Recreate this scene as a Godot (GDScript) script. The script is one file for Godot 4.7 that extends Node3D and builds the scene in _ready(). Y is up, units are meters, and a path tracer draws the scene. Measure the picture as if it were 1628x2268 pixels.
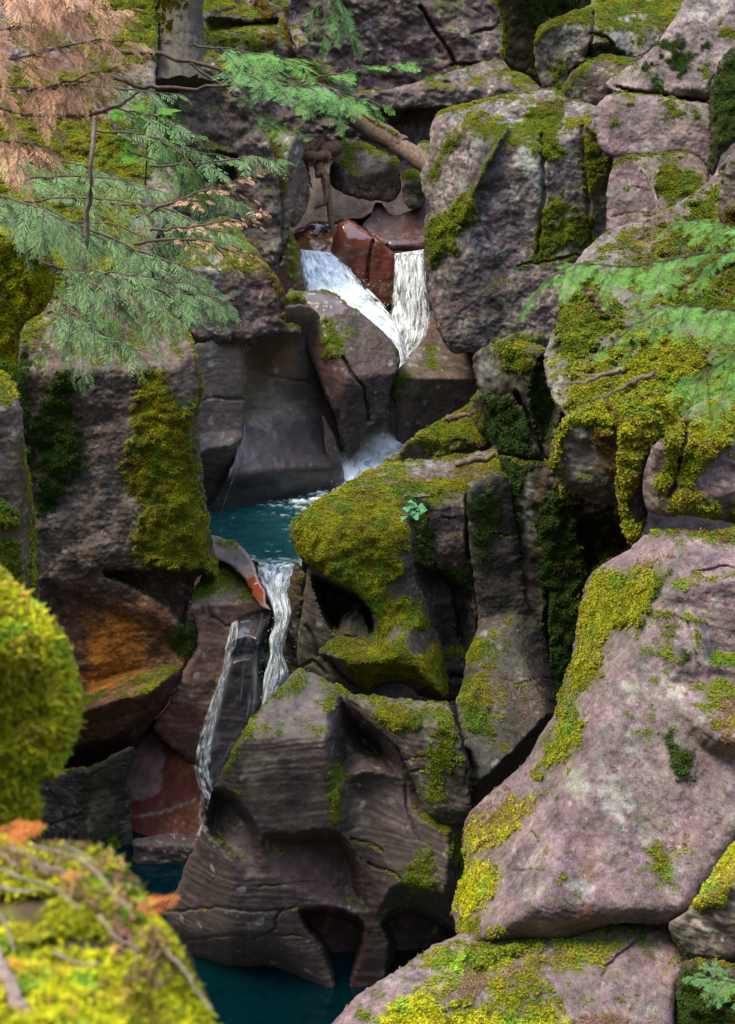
extends Node3D
# A narrow creek gorge: water-carved purple and red argillite, moss, cedar and hemlock boughs, two falls and two pools.

const TAN := 0.3443          # tangent of half the vertical field of view
const K := 0.3443 / 1134.0   # slope of one unit of the survey sheet
const PITCH := 20.0
const CELL := 3.3            # survey units between the points of a rock surface

var fwd := Vector3.ZERO
var upv := Vector3.ZERO
var nA := FastNoiseLite.new()
var nB := FastNoiseLite.new()
var nC := FastNoiseLite.new()
var nD := FastNoiseLite.new()
var nE := FastNoiseLite.new()
var nS := FastNoiseLite.new()
var rng := RandomNumberGenerator.new()
var M := {}
var taken := {}
var sox := 0.0
var soy := 0.0
var ssc := 1.0
const SHEETS := {
	"Z": [0.0, 0.0, 1.0], "A": [543.6, 258.2, 0.29216], "B": [577.5, 597.9, 0.33389], "C": [339.7, 1087.2, 0.25042],
	"D": [577.5, 1019.2, 0.33389], "E": [305.8, 1426.9, 0.4591], "F": [1019.2, 747.4, 0.37395], "G": [0.0, 1698.7, 0.31302],
	"H": [1087.2, 407.7, 0.33223], "I": [203.8, 0.0, 0.33389],
	"Q1": [0.0, 0.0, 0.50083], "Q2": [812.6, 0.0, 0.50083], "Q3": [0.0, 475.6, 0.50083], "Q4": [812.6, 475.6, 0.50083],
	"Q5": [0.0, 1019.2, 0.50083], "Q6": [812.6, 1019.2, 0.50083], "Q7": [0.0, 1562.8, 0.50083], "Q8": [812.6, 1562.8, 0.50083]}

# ---------------------------------------------------------------- survey sheets
func S(n: String):
	var s = SHEETS[n]
	sox = s[0]; soy = s[1]; ssc = s[2]

func p(a: Array) -> PackedVector2Array:
	var r := PackedVector2Array()
	for i in range(0, a.size(), 2):
		r.append(Vector2(sox + a[i] * ssc, soy + a[i + 1] * ssc))
	return r

func fc(a: Array) -> PackedFloat32Array:      # facets: x, y, distance there, change per 100 across, change per 100 down
	var r := PackedFloat32Array()
	for i in range(0, a.size(), 5):
		r.append_array(PackedFloat32Array([sox + a[i] * ssc, soy + a[i + 1] * ssc, a[i + 2], a[i + 3] * 0.01, a[i + 4] * 0.01]))
	return r

func at(x: float, y: float, t: float) -> Vector3:
	return (fwd + Vector3((x - 814.0) * K, 0, 0) + upv * ((1134.0 - y) * K)) * t

func sat(x: float, y: float, t: float) -> Vector3:
	return at(sox + x * ssc, soy + y * ssc, t)

func numbered(called: String) -> String:
	if not taken.has(called):
		taken[called] = 0
		return called
	taken[called] += 1
	return "%s_%03d" % [called, taken[called]]

func tag(o: Node3D, label := "", category := "", group := "", kind := ""):
	if label: o.set_meta("label", label)
	if category: o.set_meta("category", category)
	if group: o.set_meta("group", group)
	if kind: o.set_meta("kind", kind)

func base(called: String, where := Vector3.ZERO) -> Node3D:
	var o := Node3D.new()
	o.name = numbered(called)
	add_child(o)
	o.position = where
	return o

# ---------------------------------------------------------------- outlines
func rounded(poly: PackedVector2Array, closed := true, jit := 1.6, steps := 4) -> PackedVector2Array:
	var n := poly.size()
	var r := PackedVector2Array()
	var m := n if closed else n - 1
	for i in m:
		var a := poly[(i - 1 + n) % n] if closed or i > 0 else poly[i]
		var b := poly[i]
		var c := poly[(i + 1) % n]
		var d := poly[(i + 2) % n] if closed or i + 2 < n else c
		var l := b.distance_to(c)
		var k := clampi(int(l / 9.0), 1, 14)
		# tangents limited by the length of this piece so that short and long pieces meet without loops
		var tb := (c - a) * 0.5
		var tc := (d - b) * 0.5
		if tb.length() > l * 0.8: tb = tb.normalized() * l * 0.8
		if tc.length() > l * 0.8: tc = tc.normalized() * l * 0.8
		for s in k:
			var f := float(s) / k
			var f2 := f * f
			var f3 := f2 * f
			var q := b * (2 * f3 - 3 * f2 + 1) + tb * (f3 - 2 * f2 + f) + c * (-2 * f3 + 3 * f2) + tc * (f3 - f2)
			q += Vector2(nB.get_noise_2d(q.x * 0.09, q.y * 0.09), nB.get_noise_2d(q.y * 0.09 + 77.0, q.x * 0.09)) * jit * 3.0
			r.append(q)
	if not closed: r.append(poly[n - 1])
	return r

func broken(poly: PackedVector2Array) -> PackedVector2Array:      # a crack: short straight runs that step aside
	var r := PackedVector2Array([poly[0]])
	for i in poly.size() - 1:
		var a := poly[i]
		var b := poly[i + 1]
		var k := maxi(1, int(a.distance_to(b) / 13.0))
		var side := (b - a).orthogonal().normalized()
		for q in k:
			r.append(a.lerp(b, (q + 1.0) / k) + side * (rng.randf_range(-3.0, 3.0) if q < k - 1 else 0.0))
	return r

# signed distance to a polygon (positive inside), in survey units, on a grid
func sdf(poly: PackedVector2Array, x0: float, y0: float, nx: int, ny: int, cs: float, margin: float) -> PackedFloat32Array:
	var out := PackedFloat32Array()
	out.resize(nx * ny)
	out.fill(-1000.0)
	var lo := poly[0]
	var hi := poly[0]
	for q in poly:
		lo = lo.min(q); hi = hi.max(q)
	var i0 := clampi(int((lo.x - margin - x0) / cs), 0, nx - 1)
	var i1 := clampi(int((hi.x + margin - x0) / cs) + 1, 0, nx - 1)
	var j0 := clampi(int((lo.y - margin - y0) / cs), 0, ny - 1)
	var j1 := clampi(int((hi.y + margin - y0) / cs) + 1, 0, ny - 1)
	var w := i1 - i0 + 1
	var h := j1 - j0 + 1
	if w < 2 or h < 2: return out
	var ins := PackedByteArray()
	ins.resize(w * h)
	var n := poly.size()
	var xs := PackedFloat32Array()
	for j in h:
		var y := y0 + (j + j0) * cs
		xs.clear()
		var a := poly[n - 1]
		for q in poly:
			if (a.y > y) != (q.y > y):
				xs.append(a.x + (y - a.y) / (q.y - a.y) * (q.x - a.x))
			a = q
		xs.sort()
		for k in range(0, xs.size() - 1, 2):
			var s := maxi(ceili((xs[k] - x0) / cs) - i0, 0)
			var e := mini(floori((xs[k + 1] - x0) / cs) - i0, w - 1)
			for i in range(s, e + 1):
				ins[j * w + i] = 1
	var d := PackedFloat32Array()
	d.resize(w * h)
	d.fill(1000.0)
	for j in h:
		var o := j * w
		for i in w:
			var v := ins[o + i]
			if i + 1 < w and ins[o + i + 1] != v:
				d[o + i] = 0.5; d[o + i + 1] = 0.5
			if j + 1 < h and ins[o + w + i] != v:
				d[o + i] = 0.5; d[o + w + i] = 0.5
	for j in range(0, h):
		var o := j * w
		for i in w:
			var v := d[o + i]
			if i > 0: v = minf(v, d[o + i - 1] + 1.0)
			if j > 0:
				v = minf(v, d[o - w + i] + 1.0)
				if i > 0: v = minf(v, d[o - w + i - 1] + 1.4142)
				if i < w - 1: v = minf(v, d[o - w + i + 1] + 1.4142)
			d[o + i] = v
	for j in range(h - 1, -1, -1):
		var o := j * w
		for i in range(w - 1, -1, -1):
			var v := d[o + i]
			if i < w - 1: v = minf(v, d[o + i + 1] + 1.0)
			if j < h - 1:
				v = minf(v, d[o + w + i] + 1.0)
				if i > 0: v = minf(v, d[o + w + i - 1] + 1.4142)
				if i < w - 1: v = minf(v, d[o + w + i + 1] + 1.4142)
			d[o + i] = v
	for j in h:
		for i in w:
			out[(j + j0) * nx + i + i0] = d[j * w + i] * cs * (1.0 if ins[j * w + i] else -1.0)
	return out

func nearest(poly: PackedVector2Array, q: Vector2) -> Vector2:
	var best := poly[0]
	var bd := 1e12
	var a := poly[poly.size() - 1]
	for b in poly:
		var c := Geometry2D.get_closest_point_to_segment(q, a, b)
		var dd := c.distance_squared_to(q)
		if dd < bd:
			bd = dd; best = c
		a = b
	return best

# ---------------------------------------------------------------- rock operations
func dent(poly, w, d, dir := Vector2.ZERO):      # dir: the hollow shallows out that way
	var a := 1e9
	var b := -1e9
	for q in poly:
		a = minf(a, q.dot(dir)); b = maxf(b, q.dot(dir))
	return {"o": "dent", "p": poly, "w": w, "d": d, "dir": dir, "a": a, "b": maxf(b, a + 1.0)}
func crack(line, w, d): return {"o": "crack", "p": line, "w": w, "d": d}
func tint(poly, c, a := 1.0, n := 14.0, w := 5.0): return {"o": "col", "p": poly, "c": c, "a": a, "n": n, "w": w}
func moss(poly, c := 0, n := 16.0, h := 0.03, d := 1.0, l := 1.0): return {"o": "moss", "p": poly, "c": c, "n": n, "h": h, "d": d, "l": l}
func wet(poly, n := 8.0): return {"o": "wet", "p": poly, "n": n}
func slope(poly, w, f): return {"o": "plane", "p": poly, "w": w, "f": f}
func litter(poly, d := 1.0): return {"o": "litter", "p": poly, "d": d}

const MOSS := [   # bright tone, deep tone of each moss, as linear colours
	[Color(0.33, 0.35, 0.02), Color(0.15, 0.175, 0.012)],
	[Color(0.22, 0.28, 0.02), Color(0.10, 0.14, 0.012)],
	[Color(0.06, 0.125, 0.025), Color(0.028, 0.06, 0.014)],
	[Color(0.230, 0.160, 0.020), Color(0.10, 0.075, 0.014)],
	[Color(0.56, 0.57, 0.02), Color(0.27, 0.30, 0.015)]]  # brightest kind: sunlit brightness of the near moss put into its colour

func rock(called: String, label: String, category: String, group: String, outline: PackedVector2Array, facets: PackedFloat32Array, o: Dictionary) -> Node3D:
	var cs: float = o.get("cs", CELL)
	var r: float = o.get("r", 0.10) * 0.65
	var th: float = o.get("th", 1.2)
	var ks: float = o.get("k", 0.07)
	var amp: float = o.get("a", 1.0)
	var strata: float = o.get("s", 0.010) * 0.32
	var tilt: float = o.get("tilt", 0.15)
	var li: float = o.get("li", 0.2)
	var bl: float = o.get("bl", 0.0)
	var c1: Color = o.get("c", Color(0.17, 0.13, 0.135))
	var c2 := Color(c1.r * 0.90, c1.g * 1.05, c1.b * 0.92)      # the second mineral, greener, in blotches
	var gnarl: float = o.get("g", 0.0)
	var ops: Array = o.get("ops", [])
	var poly := rounded(outline, true, o.get("j", 1.4))
	var lo := poly[0]
	var hi := poly[0]
	for q in poly:
		lo = lo.min(q); hi = hi.max(q)
	var x0 := lo.x - cs * 1.5
	var y0 := lo.y - cs * 1.5
	var nx := int((hi.x - x0) / cs) + 3
	var ny := int((hi.y - y0) / cs) + 3
	var sd := sdf(poly, x0, y0, nx, ny, cs, cs * 3)
	var nf := facets.size() / 5
	# masks of the operations
	var masks := []
	for op in ops:
		if op.o == "crack": masks.append(null)
		else: masks.append(sdf(rounded(op.p, true, 1.0), x0, y0, nx, ny, cs, 40.0 if op.o in ["moss", "col", "litter"] else cs * 3))
	# cracks as a depth layer
	var groove := PackedFloat32Array()
	groove.resize(nx * ny)
	for op in ops:
		if op.o != "crack": continue
		var line := broken(op.p)
		for k in line.size() - 1:
			var a := line[k]
			var b := line[k + 1]
			var w: float = op.w
			for j in range(maxi(0, int((minf(a.y, b.y) - w - y0) / cs)), mini(ny - 1, int((maxf(a.y, b.y) + w - y0) / cs) + 1) + 1):
				for i in range(maxi(0, int((minf(a.x, b.x) - w - x0) / cs)), mini(nx - 1, int((maxf(a.x, b.x) + w - x0) / cs) + 1) + 1):
					var q := Vector2(x0 + i * cs, y0 + j * cs)
					var dd := Geometry2D.get_closest_point_to_segment(q, a, b).distance_to(q) / w
					if dd < 1.0:
						var g: float = op.d * (1.0 - dd * dd * (3.0 - 2.0 * dd))
						var at_ := j * nx + i
						if absf(g) > absf(groove[at_]): groove[at_] = g
	# vertices: every grid point inside, and those just outside drawn onto the outline
	var id := PackedInt32Array()
	id.resize(nx * ny)
	id.fill(-1)
	var verts := PackedVector3Array()
	var cols := PackedColorArray()
	var vx := PackedFloat32Array()     # moss amount
	var vk := PackedInt32Array()       # moss kind
	var vw := PackedByteArray()        # wet
	var vl := PackedFloat32Array()     # litter
	var mlen := PackedFloat32Array()
	for j in ny:
		for i in nx:
			var at0 := j * nx + i
			var d := sd[at0]
			var x := x0 + i * cs
			var y := y0 + j * cs
			if d < 0.0:
				if d < -cs * 1.6: continue
				var near := false
				for dj in range(maxi(j - 1, 0), mini(j + 2, ny)):
					for di in range(maxi(i - 1, 0), mini(i + 2, nx)):
						if sd[dj * nx + di] > 0.0: near = true
				if not near: continue
				var q := nearest(poly, Vector2(x, y))
				x = q.x; y = q.y
				d = 0.0
			# the broad form: the hindmost of its planes, eased where they meet
			var t := -1e6
			for k in nf:
				var o5 := k * 5
				var v := facets[o5 + 2] + (x - facets[o5]) * facets[o5 + 3] + (y - facets[o5 + 1]) * facets[o5 + 4]
				if t < -1e5: t = v
				else:
					var hh := maxf(ks - absf(t - v), 0.0) / ks
					t = maxf(t, v) + hh * hh * ks * 0.25
			for k in ops.size():
				var op = ops[k]
				if op.o == "dent" or op.o == "plane":
					var s: float = masks[k][at0]
					if s > 0.0:
						var f: float = clampf(s / op.w, 0.0, 1.0)
						f = f * f * (3.0 - 2.0 * f)
						if op.o == "dent":
							var dir: Vector2 = op.dir
							if dir != Vector2.ZERO:
								var g := clampf((x * dir.x + y * dir.y - op.a) / (op.b - op.a), 0.0, 1.0)
								f *= 1.0 - g * g * (3.0 - 2.0 * g)
							t += op.d * f
						else:
							var pf: PackedFloat32Array = op.f
							t = lerpf(t, pf[2] + (x - pf[0]) * pf[3] + (y - pf[1]) * pf[4], f)
			var dm := d * K * t
			if dm < r:
				var e := 1.0 - dm / r
				t += r * (1.0 - sqrt(maxf(0.0, 1.0 - e * e)))
			var P := at(x, y, t)
			# relief
			var big := nA.get_noise_3dv(P * 0.9)
			var mid := nB.get_noise_3dv(P * 3.2)
			var fine := nC.get_noise_3dv(P * 11.0)
			var bed := P.y + P.x * tilt + big * 0.10
			var lay := nD.get_noise_1d(bed * 22.0)
			lay = clampf(lay * 3.0, -1.0, 1.0) * 0.6 + lay * 0.4
			t += (big * 0.11 + mid * 0.030 + fine * 0.009) * amp + lay * strata
			if gnarl > 0.0:
				var g := nE.get_noise_3dv(P * 1.7 + Vector3(0, bed * 0.6, 0)) + 0.35 * nE.get_noise_3dv(P * 5.5)
				t -= g * gnarl
			t += groove[at0]
			# colour of the stone
			var f1 := clampf(0.5 + mid * 0.9 + big * 0.7 + lay * 0.2, 0.0, 1.0)
			var c := c2.lerp(c1, f1)
			var tiny := nC.get_noise_3dv(P * 26.0)
			c = c * (1.0 + 0.20 * fine + 0.08 * lay + 0.20 * tiny)
			if bl > 0.0:
				var crud := 0.65 * nB.get_noise_3dv(P * 2.6 + Vector3(31, 7, 3)) + 0.95 * nC.get_noise_3dv(P * 14.0)
				var f := clampf((crud - (0.64 - bl)) * 9.0, 0.0, 1.0)
				c = c.lerp(Color(0.085, 0.075, 0.08), f * 0.75)
			if li > 0.0:
				var sp := 0.6 * nB.get_noise_3dv(P * 3.1 + Vector3(-11, 40, 9)) + 0.9 * nC.get_noise_3dv(P * 15.0 + Vector3(5, 5, 5))
				var f := clampf((sp - (0.68 - li)) * 10.0, 0.0, 1.0)
				var spot := nS.get_noise_3dv(P * 5.0) + 1.0
				if spot < 0.16 + 0.10 * fine + li * 0.12: f = maxf(f, 0.8)
				c = c.lerp(Color(0.46, 0.47, 0.45) if mid > -0.05 else Color(0.31, 0.34, 0.29), f * 0.85)
			var mm := 0.0
			var mk := 0
			var ml := 1.0
			var iswet := 0
			var lt := 0.0
			for k in ops.size():
				var op = ops[k]
				if op.o == "col":
					var s: float = masks[k][at0]
					if s > -40.0:
						var f: float = clampf((s + (mid * 1.1 + fine * 1.0) * op.n) / op.w * 0.5 + 0.5, 0.0, 1.0) * op.a
						c = c.lerp(op.c * (0.85 + 0.5 * f1 * 0.6 + 0.35 * fine), f)
				elif op.o == "wet":
					if masks[k][at0] + (mid + fine) * op.n > 0.0: iswet = 1
				elif op.o == "litter":
					var s: float = masks[k][at0]
					if s > -40.0: lt = maxf(lt, op.d * clampf((s + (mid + fine) * 14.0) / 10.0, 0.0, 1.0))
				elif op.o == "moss":
					var s: float = masks[k][at0]
					if s > -40.0:
						var holes := nB.get_noise_3dv(P * 4.6 + Vector3(k * 9, 0, 50)) + 0.5 * fine
						var f: float = clampf((s + (mid * 1.6 + fine * 1.3 + tiny * 0.5) * op.n) / 16.0 + 0.15, 0.0, 1.0) * clampf((holes + 0.95 * op.d - 0.05) * 5.0, 0.0, 1.0)
						var film: float = clampf((s + (mid * 1.5 + fine * 1.3) * op.n + 18.0) / 26.0, 0.0, 1.0) * clampf((holes + 0.95 * op.d + 0.15) * 3.0, 0.0, 1.0) * (0.35 + 0.65 * clampf(0.5 + tiny * 2.0, 0.0, 1.0))
						c = c.lerp(MOSS[op.c][1] * 1.15, film * 0.65)
						if f > mm:
							mm = f; mk = op.c; ml = op.l
							var lump := nC.get_noise_3dv(P * (7.0 if t > 5.0 else 19.0) + Vector3(3, 9, 1))
							t -= f * op.h * (0.8 + 0.9 * lump)
			if mm > 0.0:
				var mc: Color = MOSS[mk][1]
				c = c.lerp(mc * (0.9 + 0.5 * fine), mm)
			c.a = 1.0
			id[at0] = verts.size()
			verts.append(at(x, y, t))
			cols.append(c.clamp(Color(0.004, 0.004, 0.004), Color(0.95, 0.95, 0.95)))
			vx.append(mm); vk.append(mk); vw.append(iswet); vl.append(lt); mlen.append(ml)
	var nv := verts.size()
	var dry := PackedInt32Array()
	var wets := PackedInt32Array()
	var nrm := PackedVector3Array()
	nrm.resize(nv)
	var edges := {}
	var cells := PackedInt32Array()
	for j in ny - 1:
		for i in nx - 1:
			var a := id[j * nx + i]
			var b := id[j * nx + i + 1]
			var c := id[(j + 1) * nx + i]
			var d := id[(j + 1) * nx + i + 1]
			var q := j * nx + i
			if maxf(maxf(sd[q], sd[q + 1]), maxf(sd[q + nx], sd[q + nx + 1])) <= 0.0: continue
			var diag := true
			if a >= 0 and b >= 0 and c >= 0 and d >= 0:
				diag = (verts[a] - verts[d]).length_squared() < (verts[b] - verts[c]).length_squared()
				if diag: cells.append_array(PackedInt32Array([a, b, d, a, d, c]))
				else: cells.append_array(PackedInt32Array([a, b, c, b, d, c]))
			else:
				if a < 0 and b >= 0 and c >= 0 and d >= 0: cells.append_array(PackedInt32Array([b, d, c]))
				elif b < 0 and a >= 0 and c >= 0 and d >= 0: cells.append_array(PackedInt32Array([a, d, c]))
				elif c < 0 and a >= 0 and b >= 0 and d >= 0: cells.append_array(PackedInt32Array([a, b, d]))
				elif d < 0 and a >= 0 and b >= 0 and c >= 0: cells.append_array(PackedInt32Array([a, b, c]))
	for k in range(0, cells.size(), 3):
		var a := cells[k]
		var b := cells[k + 1]
		var c := cells[k + 2]
		var nn := (verts[c] - verts[a]).cross(verts[b] - verts[a])
		nrm[a] += nn; nrm[b] += nn; nrm[c] += nn
		if vw[a] + vw[b] + vw[c] > 1: wets.append_array(PackedInt32Array([a, b, c]))
		else: dry.append_array(PackedInt32Array([a, b, c]))
		for e in [[a, b], [b, c], [c, a]]:
			var key: int = e[0] * 4194304 + e[1]
			var rev: int = e[1] * 4194304 + e[0]
			if edges.has(rev): edges.erase(rev)
			else: edges[key] = true
	# moss and needles that settle on the level places
	var settle: float = o.get("am", 0.3)
	if settle > 0.0:
		for k in nv:
			if vw[k] == 1: continue
			var n := nrm[k].normalized()
			var q := verts[k]
			var f := clampf((n.y - 0.62 + 0.55 * nB.get_noise_3dv(q * 1.7) + 0.35 * nC.get_noise_3dv(q * 9.0) + settle - 0.3) * 3.0, 0.0, 1.0)
			if f > vx[k]:
				cols[k] = cols[k].lerp(MOSS[1][1], f * 0.9)
				vx[k] = f; vk[k] = 0 if nA.get_noise_3dv(q * 1.3) > 0.0 else 1
				verts[k] += n * 0.012 * f
			if n.y > 0.55 and nB.get_noise_3dv(q * 2.3 + Vector3(8, 8, 8)) > 0.12: vl[k] = maxf(vl[k], 0.09)
	# sides and back: the body tapers away behind its face
	var mid2 := (lo + hi) * 0.5
	var tm := 0.0
	for v in verts: tm += v.dot(fwd)
	tm /= maxi(nv, 1)
	var away := at(mid2.x, mid2.y, 1.0).normalized()
	var cen := at(mid2.x, mid2.y, tm + th * 0.9)
	var backof := {}
	var ring := {}
	for key in edges:
		for e in [key / 4194304, key % 4194304]:
			if ring.has(e): continue
			var v := verts[e]
			nrm[e] = nrm[e].normalized()
			ring[e] = verts.size()
			verts.append((v + away * th * 0.35).lerp(cen, 0.015)); cols.append(cols[e]); nrm.append((nrm[e] * 0.3 + (v - cen).slide(away).normalized()).normalized())
			backof[e] = verts.size()
			verts.append((v + away * th).lerp(cen, 0.10)); cols.append(cols[e]); nrm.append(((v - cen).slide(away).normalized() + away * 0.4).normalized())
	for key in edges:
		var a: int = key / 4194304
		var b: int = key % 4194304
		dry.append_array(PackedInt32Array([a, ring[b], b, a, ring[a], ring[b]]))
		dry.append_array(PackedInt32Array([ring[a], backof[b], ring[b], ring[a], backof[a], backof[b]]))
	# the back, closed with a coarse sheet through the hind ring
	var cb := verts.size()
	verts.append(cen + away * th * 0.3); cols.append(c2); nrm.append(away)
	for key in edges:
		dry.append_array(PackedInt32Array([backof[key / 4194304], cb, backof[key % 4194304]]))
	# origin at the foot of the rock
	var foot := verts[0]
	for v in verts:
		if v.y < foot.y: foot = v
	foot = Vector3(cen.x, foot.y, cen.z)
	for k in verts.size():
		verts[k] -= foot
		nrm[k] = nrm[k].normalized()
	var me := ArrayMesh.new()
	var mats: Array = o.get("m", [M.rock, M.wet])
	for part in [[dry, mats[0]], [wets, mats[1]]]:
		if part[0].size() == 0: continue
		var arr := []
		arr.resize(Mesh.ARRAY_MAX)
		arr[Mesh.ARRAY_VERTEX] = verts
		arr[Mesh.ARRAY_NORMAL] = nrm
		arr[Mesh.ARRAY_COLOR] = cols
		arr[Mesh.ARRAY_INDEX] = part[0]
		me.add_surface_from_arrays(Mesh.PRIMITIVE_TRIANGLES, arr)
		me.surface_set_material(me.get_surface_count() - 1, part[1])
	var root := base(called, foot)
	var mi := MeshInstance3D.new()
	mi.name = "stone"
	mi.mesh = me
	root.add_child(mi, true)
	tag(root, label, category, group)
	cover(root, verts, nrm, nv, vx, vk, mlen, vl, foot, cs)
	return root

# moss tufts and fallen needles on a rock
func cover(root: Node3D, verts, nrm, nv: int, vx, vk, mlen, vl, foot: Vector3, cs: float):
	var buf := PackedFloat32Array()
	var lbuf := PackedFloat32Array()
	var sbuf := PackedFloat32Array()
	var dens: float = 1.0
	for k in nv:
		var f: float = vx[k]
		if f > 0.25:
			var v: Vector3 = verts[k]
			var n: Vector3 = nrm[k]
			var w := v + foot
			var t := w.dot(fwd)
			var gap := cs * K * t              # metres between surface points
			var size: float = 0.0140 * mlen[k]
			if t < 5.0: size = 0.0095 * mlen[k]
			var facing := maxf(0.3, absf(n.dot(w.normalized())))
			var want: float = gap * gap / facing / (size * size * 0.42) * f
			var cnt := int(want + rng.randf())
			var pair: Array = MOSS[vk[k]]
			var tone := nA.get_noise_3dv(w * (2.2 if t > 5.0 else 6.0) + Vector3(7, 1, 4))
			var sere := clampf((nA.get_noise_3dv(w * (3.0 if t > 5.0 else 9.0) + Vector3(70, 1, 4)) - 0.18) * 2.2, 0.0, 0.38)
			var verd := clampf((nA.get_noise_3dv(w * (2.6 if t > 5.0 else 7.0) + Vector3(7, 81, 4)) - 0.2) * 3.0, 0.0, 0.8)
			for q in mini(cnt, 60):
				var g := Vector3(rng.randf() - 0.5, rng.randf() - 0.5, rng.randf() - 0.5) * gap * 1.5
				g = g.slide(n)
				var dir := (n + Vector3(rng.randfn(0, 0.35), rng.randfn(0, 0.35) - 0.15, rng.randfn(0, 0.35))).normalized()
				var long := t < 5.0 and rng.randf() < 0.22
				put(sbuf if long else buf, v + g - n * size * 0.15, dir, (1.9 if long else 1.0) * size * rng.randf_range(0.55, 1.3) * (0.55 + 0.45 * f))
				var mixc: float = clampf(0.5 + 0.7 * nB.get_noise_3dv(w * 6.0) + 0.7 * tone + rng.randfn(0, 0.2), 0.0, 1.0)
				var c: Color = pair[1].lerp(pair[0], mixc)
				c = c.lerp(Color(c.g * 0.95, c.g * 0.62, c.g * 0.14), sere)
				c = c.lerp(Color(c.g * 0.45, c.g * 0.95, c.g * 0.10), verd)
				if rng.randf() < 0.03: c = Color(c.g * 1.1, c.g * 0.6, c.g * 0.25)
				(sbuf if long else buf).append_array(PackedFloat32Array([c.r, c.g, c.b, 1.0]))
		if vl[k] > 0.05:
			var v: Vector3 = verts[k]
			var n: Vector3 = nrm[k]
			var t := (v + foot).dot(fwd)
			var gap := cs * K * t
			var cnt := int(gap * gap * 7500.0 * vl[k] + rng.randf())
			for q in mini(cnt, 30):
				var g := (Vector3(rng.randf() - 0.5, rng.randf() - 0.5, rng.randf() - 0.5) * gap * 1.6).slide(n)
				var dir := Vector3(rng.randfn(0, 1), rng.randfn(0, 1), rng.randfn(0, 1)).slide(n).normalized()
				put(lbuf, v + g + n * 0.006 * rng.randf_range(0.5, 2.5), (dir + n * rng.randf_range(0.0, 0.4)).normalized(), rng.randf_range(0.012, 0.036))
				var c := Color(0.15, 0.08, 0.05).lerp(Color(0.28, 0.17, 0.10), rng.randf())
				lbuf.append_array(PackedFloat32Array([c.r, c.g, c.b, 1.0]))
	multi(root, "moss", M.tuft, buf)
	multi(root, "feather_moss", M.sprig, sbuf)
	multi(root, "needle_litter", M.needle, lbuf)

func put(buf: PackedFloat32Array, at_: Vector3, dir: Vector3, s: float):
	var x := dir.cross(Vector3(0.3, 0.2, 0.93)).normalized()
	var a := rng.randf() * TAU
	x = x.rotated(dir, a)
	var z := x.cross(dir)
	buf.append_array(PackedFloat32Array([x.x * s, dir.x * s, z.x * s, at_.x, x.y * s, dir.y * s, z.y * s, at_.y, x.z * s, dir.z * s, z.z * s, at_.z]))

func multi(root: Node3D, called: String, mesh: Mesh, buf: PackedFloat32Array):
	if buf.is_empty(): return
	var mm := MultiMesh.new()
	mm.transform_format = MultiMesh.TRANSFORM_3D
	mm.use_colors = true
	mm.mesh = mesh
	mm.instance_count = buf.size() / 16
	mm.buffer = buf
	count_tufts += mm.instance_count
	var mi := MultiMeshInstance3D.new()
	mi.name = called
	mi.multimesh = mm
	mi.set_meta("kind", "stuff")
	root.add_child(mi, true)

var count_tufts := 0

# ---------------------------------------------------------------- materials
func noise_image(size: int, freq: float, oct: int, seed_: int, kind := FastNoiseLite.TYPE_SIMPLEX_SMOOTH, ridged := false) -> Image:
	var n := FastNoiseLite.new()
	n.seed = seed_
	n.noise_type = kind
	n.frequency = freq
	n.fractal_octaves = oct
	if ridged: n.fractal_type = FastNoiseLite.FRACTAL_RIDGED
	var im := n.get_seamless_image(size, size)
	im.convert(Image.FORMAT_RGBA8)
	return im

func grain(size: int, seed_: int, lows: float, speck: float) -> Image:
	# crystals, pits and pale specks of the stone: a multiplier of its colour
	var a := noise_image(size, 0.05, 4, seed_)
	var b := noise_image(size, 0.22, 2, seed_ + 1)
	var c := noise_image(size, 0.011, 4, seed_ + 2)
	var da := a.get_data()
	var db := b.get_data()
	var dc := c.get_data()
	var out := PackedByteArray()
	out.resize(size * size * 3)
	for i in size * size:
		var x := da[i * 4] / 255.0
		var y := db[i * 4] / 255.0
		var z := dc[i * 4] / 255.0
		var v := lows + (1.0 - lows) * clampf(0.25 + x * 0.55 + (y - 0.5) * 0.5 + (z - 0.5) * 0.7, 0.0, 1.0)
		if y < 0.24: v *= 0.62
		elif y > 0.80 and z > 0.45: v = minf(1.0, v + speck)
		var q := z - 0.5
		out[i * 3] = int(255.0 * clampf(v * (1.0 + 0.05 * q), 0, 1))
		out[i * 3 + 1] = int(255.0 * clampf(v, 0, 1))
		out[i * 3 + 2] = int(255.0 * clampf(v * (1.0 - 0.03 * q), 0, 1))
	return Image.create_from_data(size, size, false, Image.FORMAT_RGB8, out)

func normals(size: int, seed_: int, strength: float, rid := false) -> ImageTexture:
	var a := noise_image(size, 0.045, 5, seed_, FastNoiseLite.TYPE_SIMPLEX_SMOOTH, rid)
	a.bump_map_to_normal_map(strength)
	return ImageTexture.create_from_image(a)

func stone(tex: Texture2D, nor: Texture2D, rough: float, nscale: float, scale: float, spec := 0.5) -> StandardMaterial3D:
	var m := StandardMaterial3D.new()
	m.vertex_color_use_as_albedo = true
	m.albedo_texture = tex
	m.uv1_triplanar = true
	m.uv1_world_triplanar = true
	m.uv1_scale = Vector3.ONE * scale
	m.normal_enabled = true
	m.normal_texture = nor
	m.normal_scale = nscale
	m.roughness = rough
	m.metallic_specular = spec
	return m

func plain(c: Color, rough := 0.8, spec := 0.4) -> StandardMaterial3D:
	var m := StandardMaterial3D.new()
	m.albedo_color = c.linear_to_srgb()
	m.roughness = rough
	m.metallic_specular = spec
	return m

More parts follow.
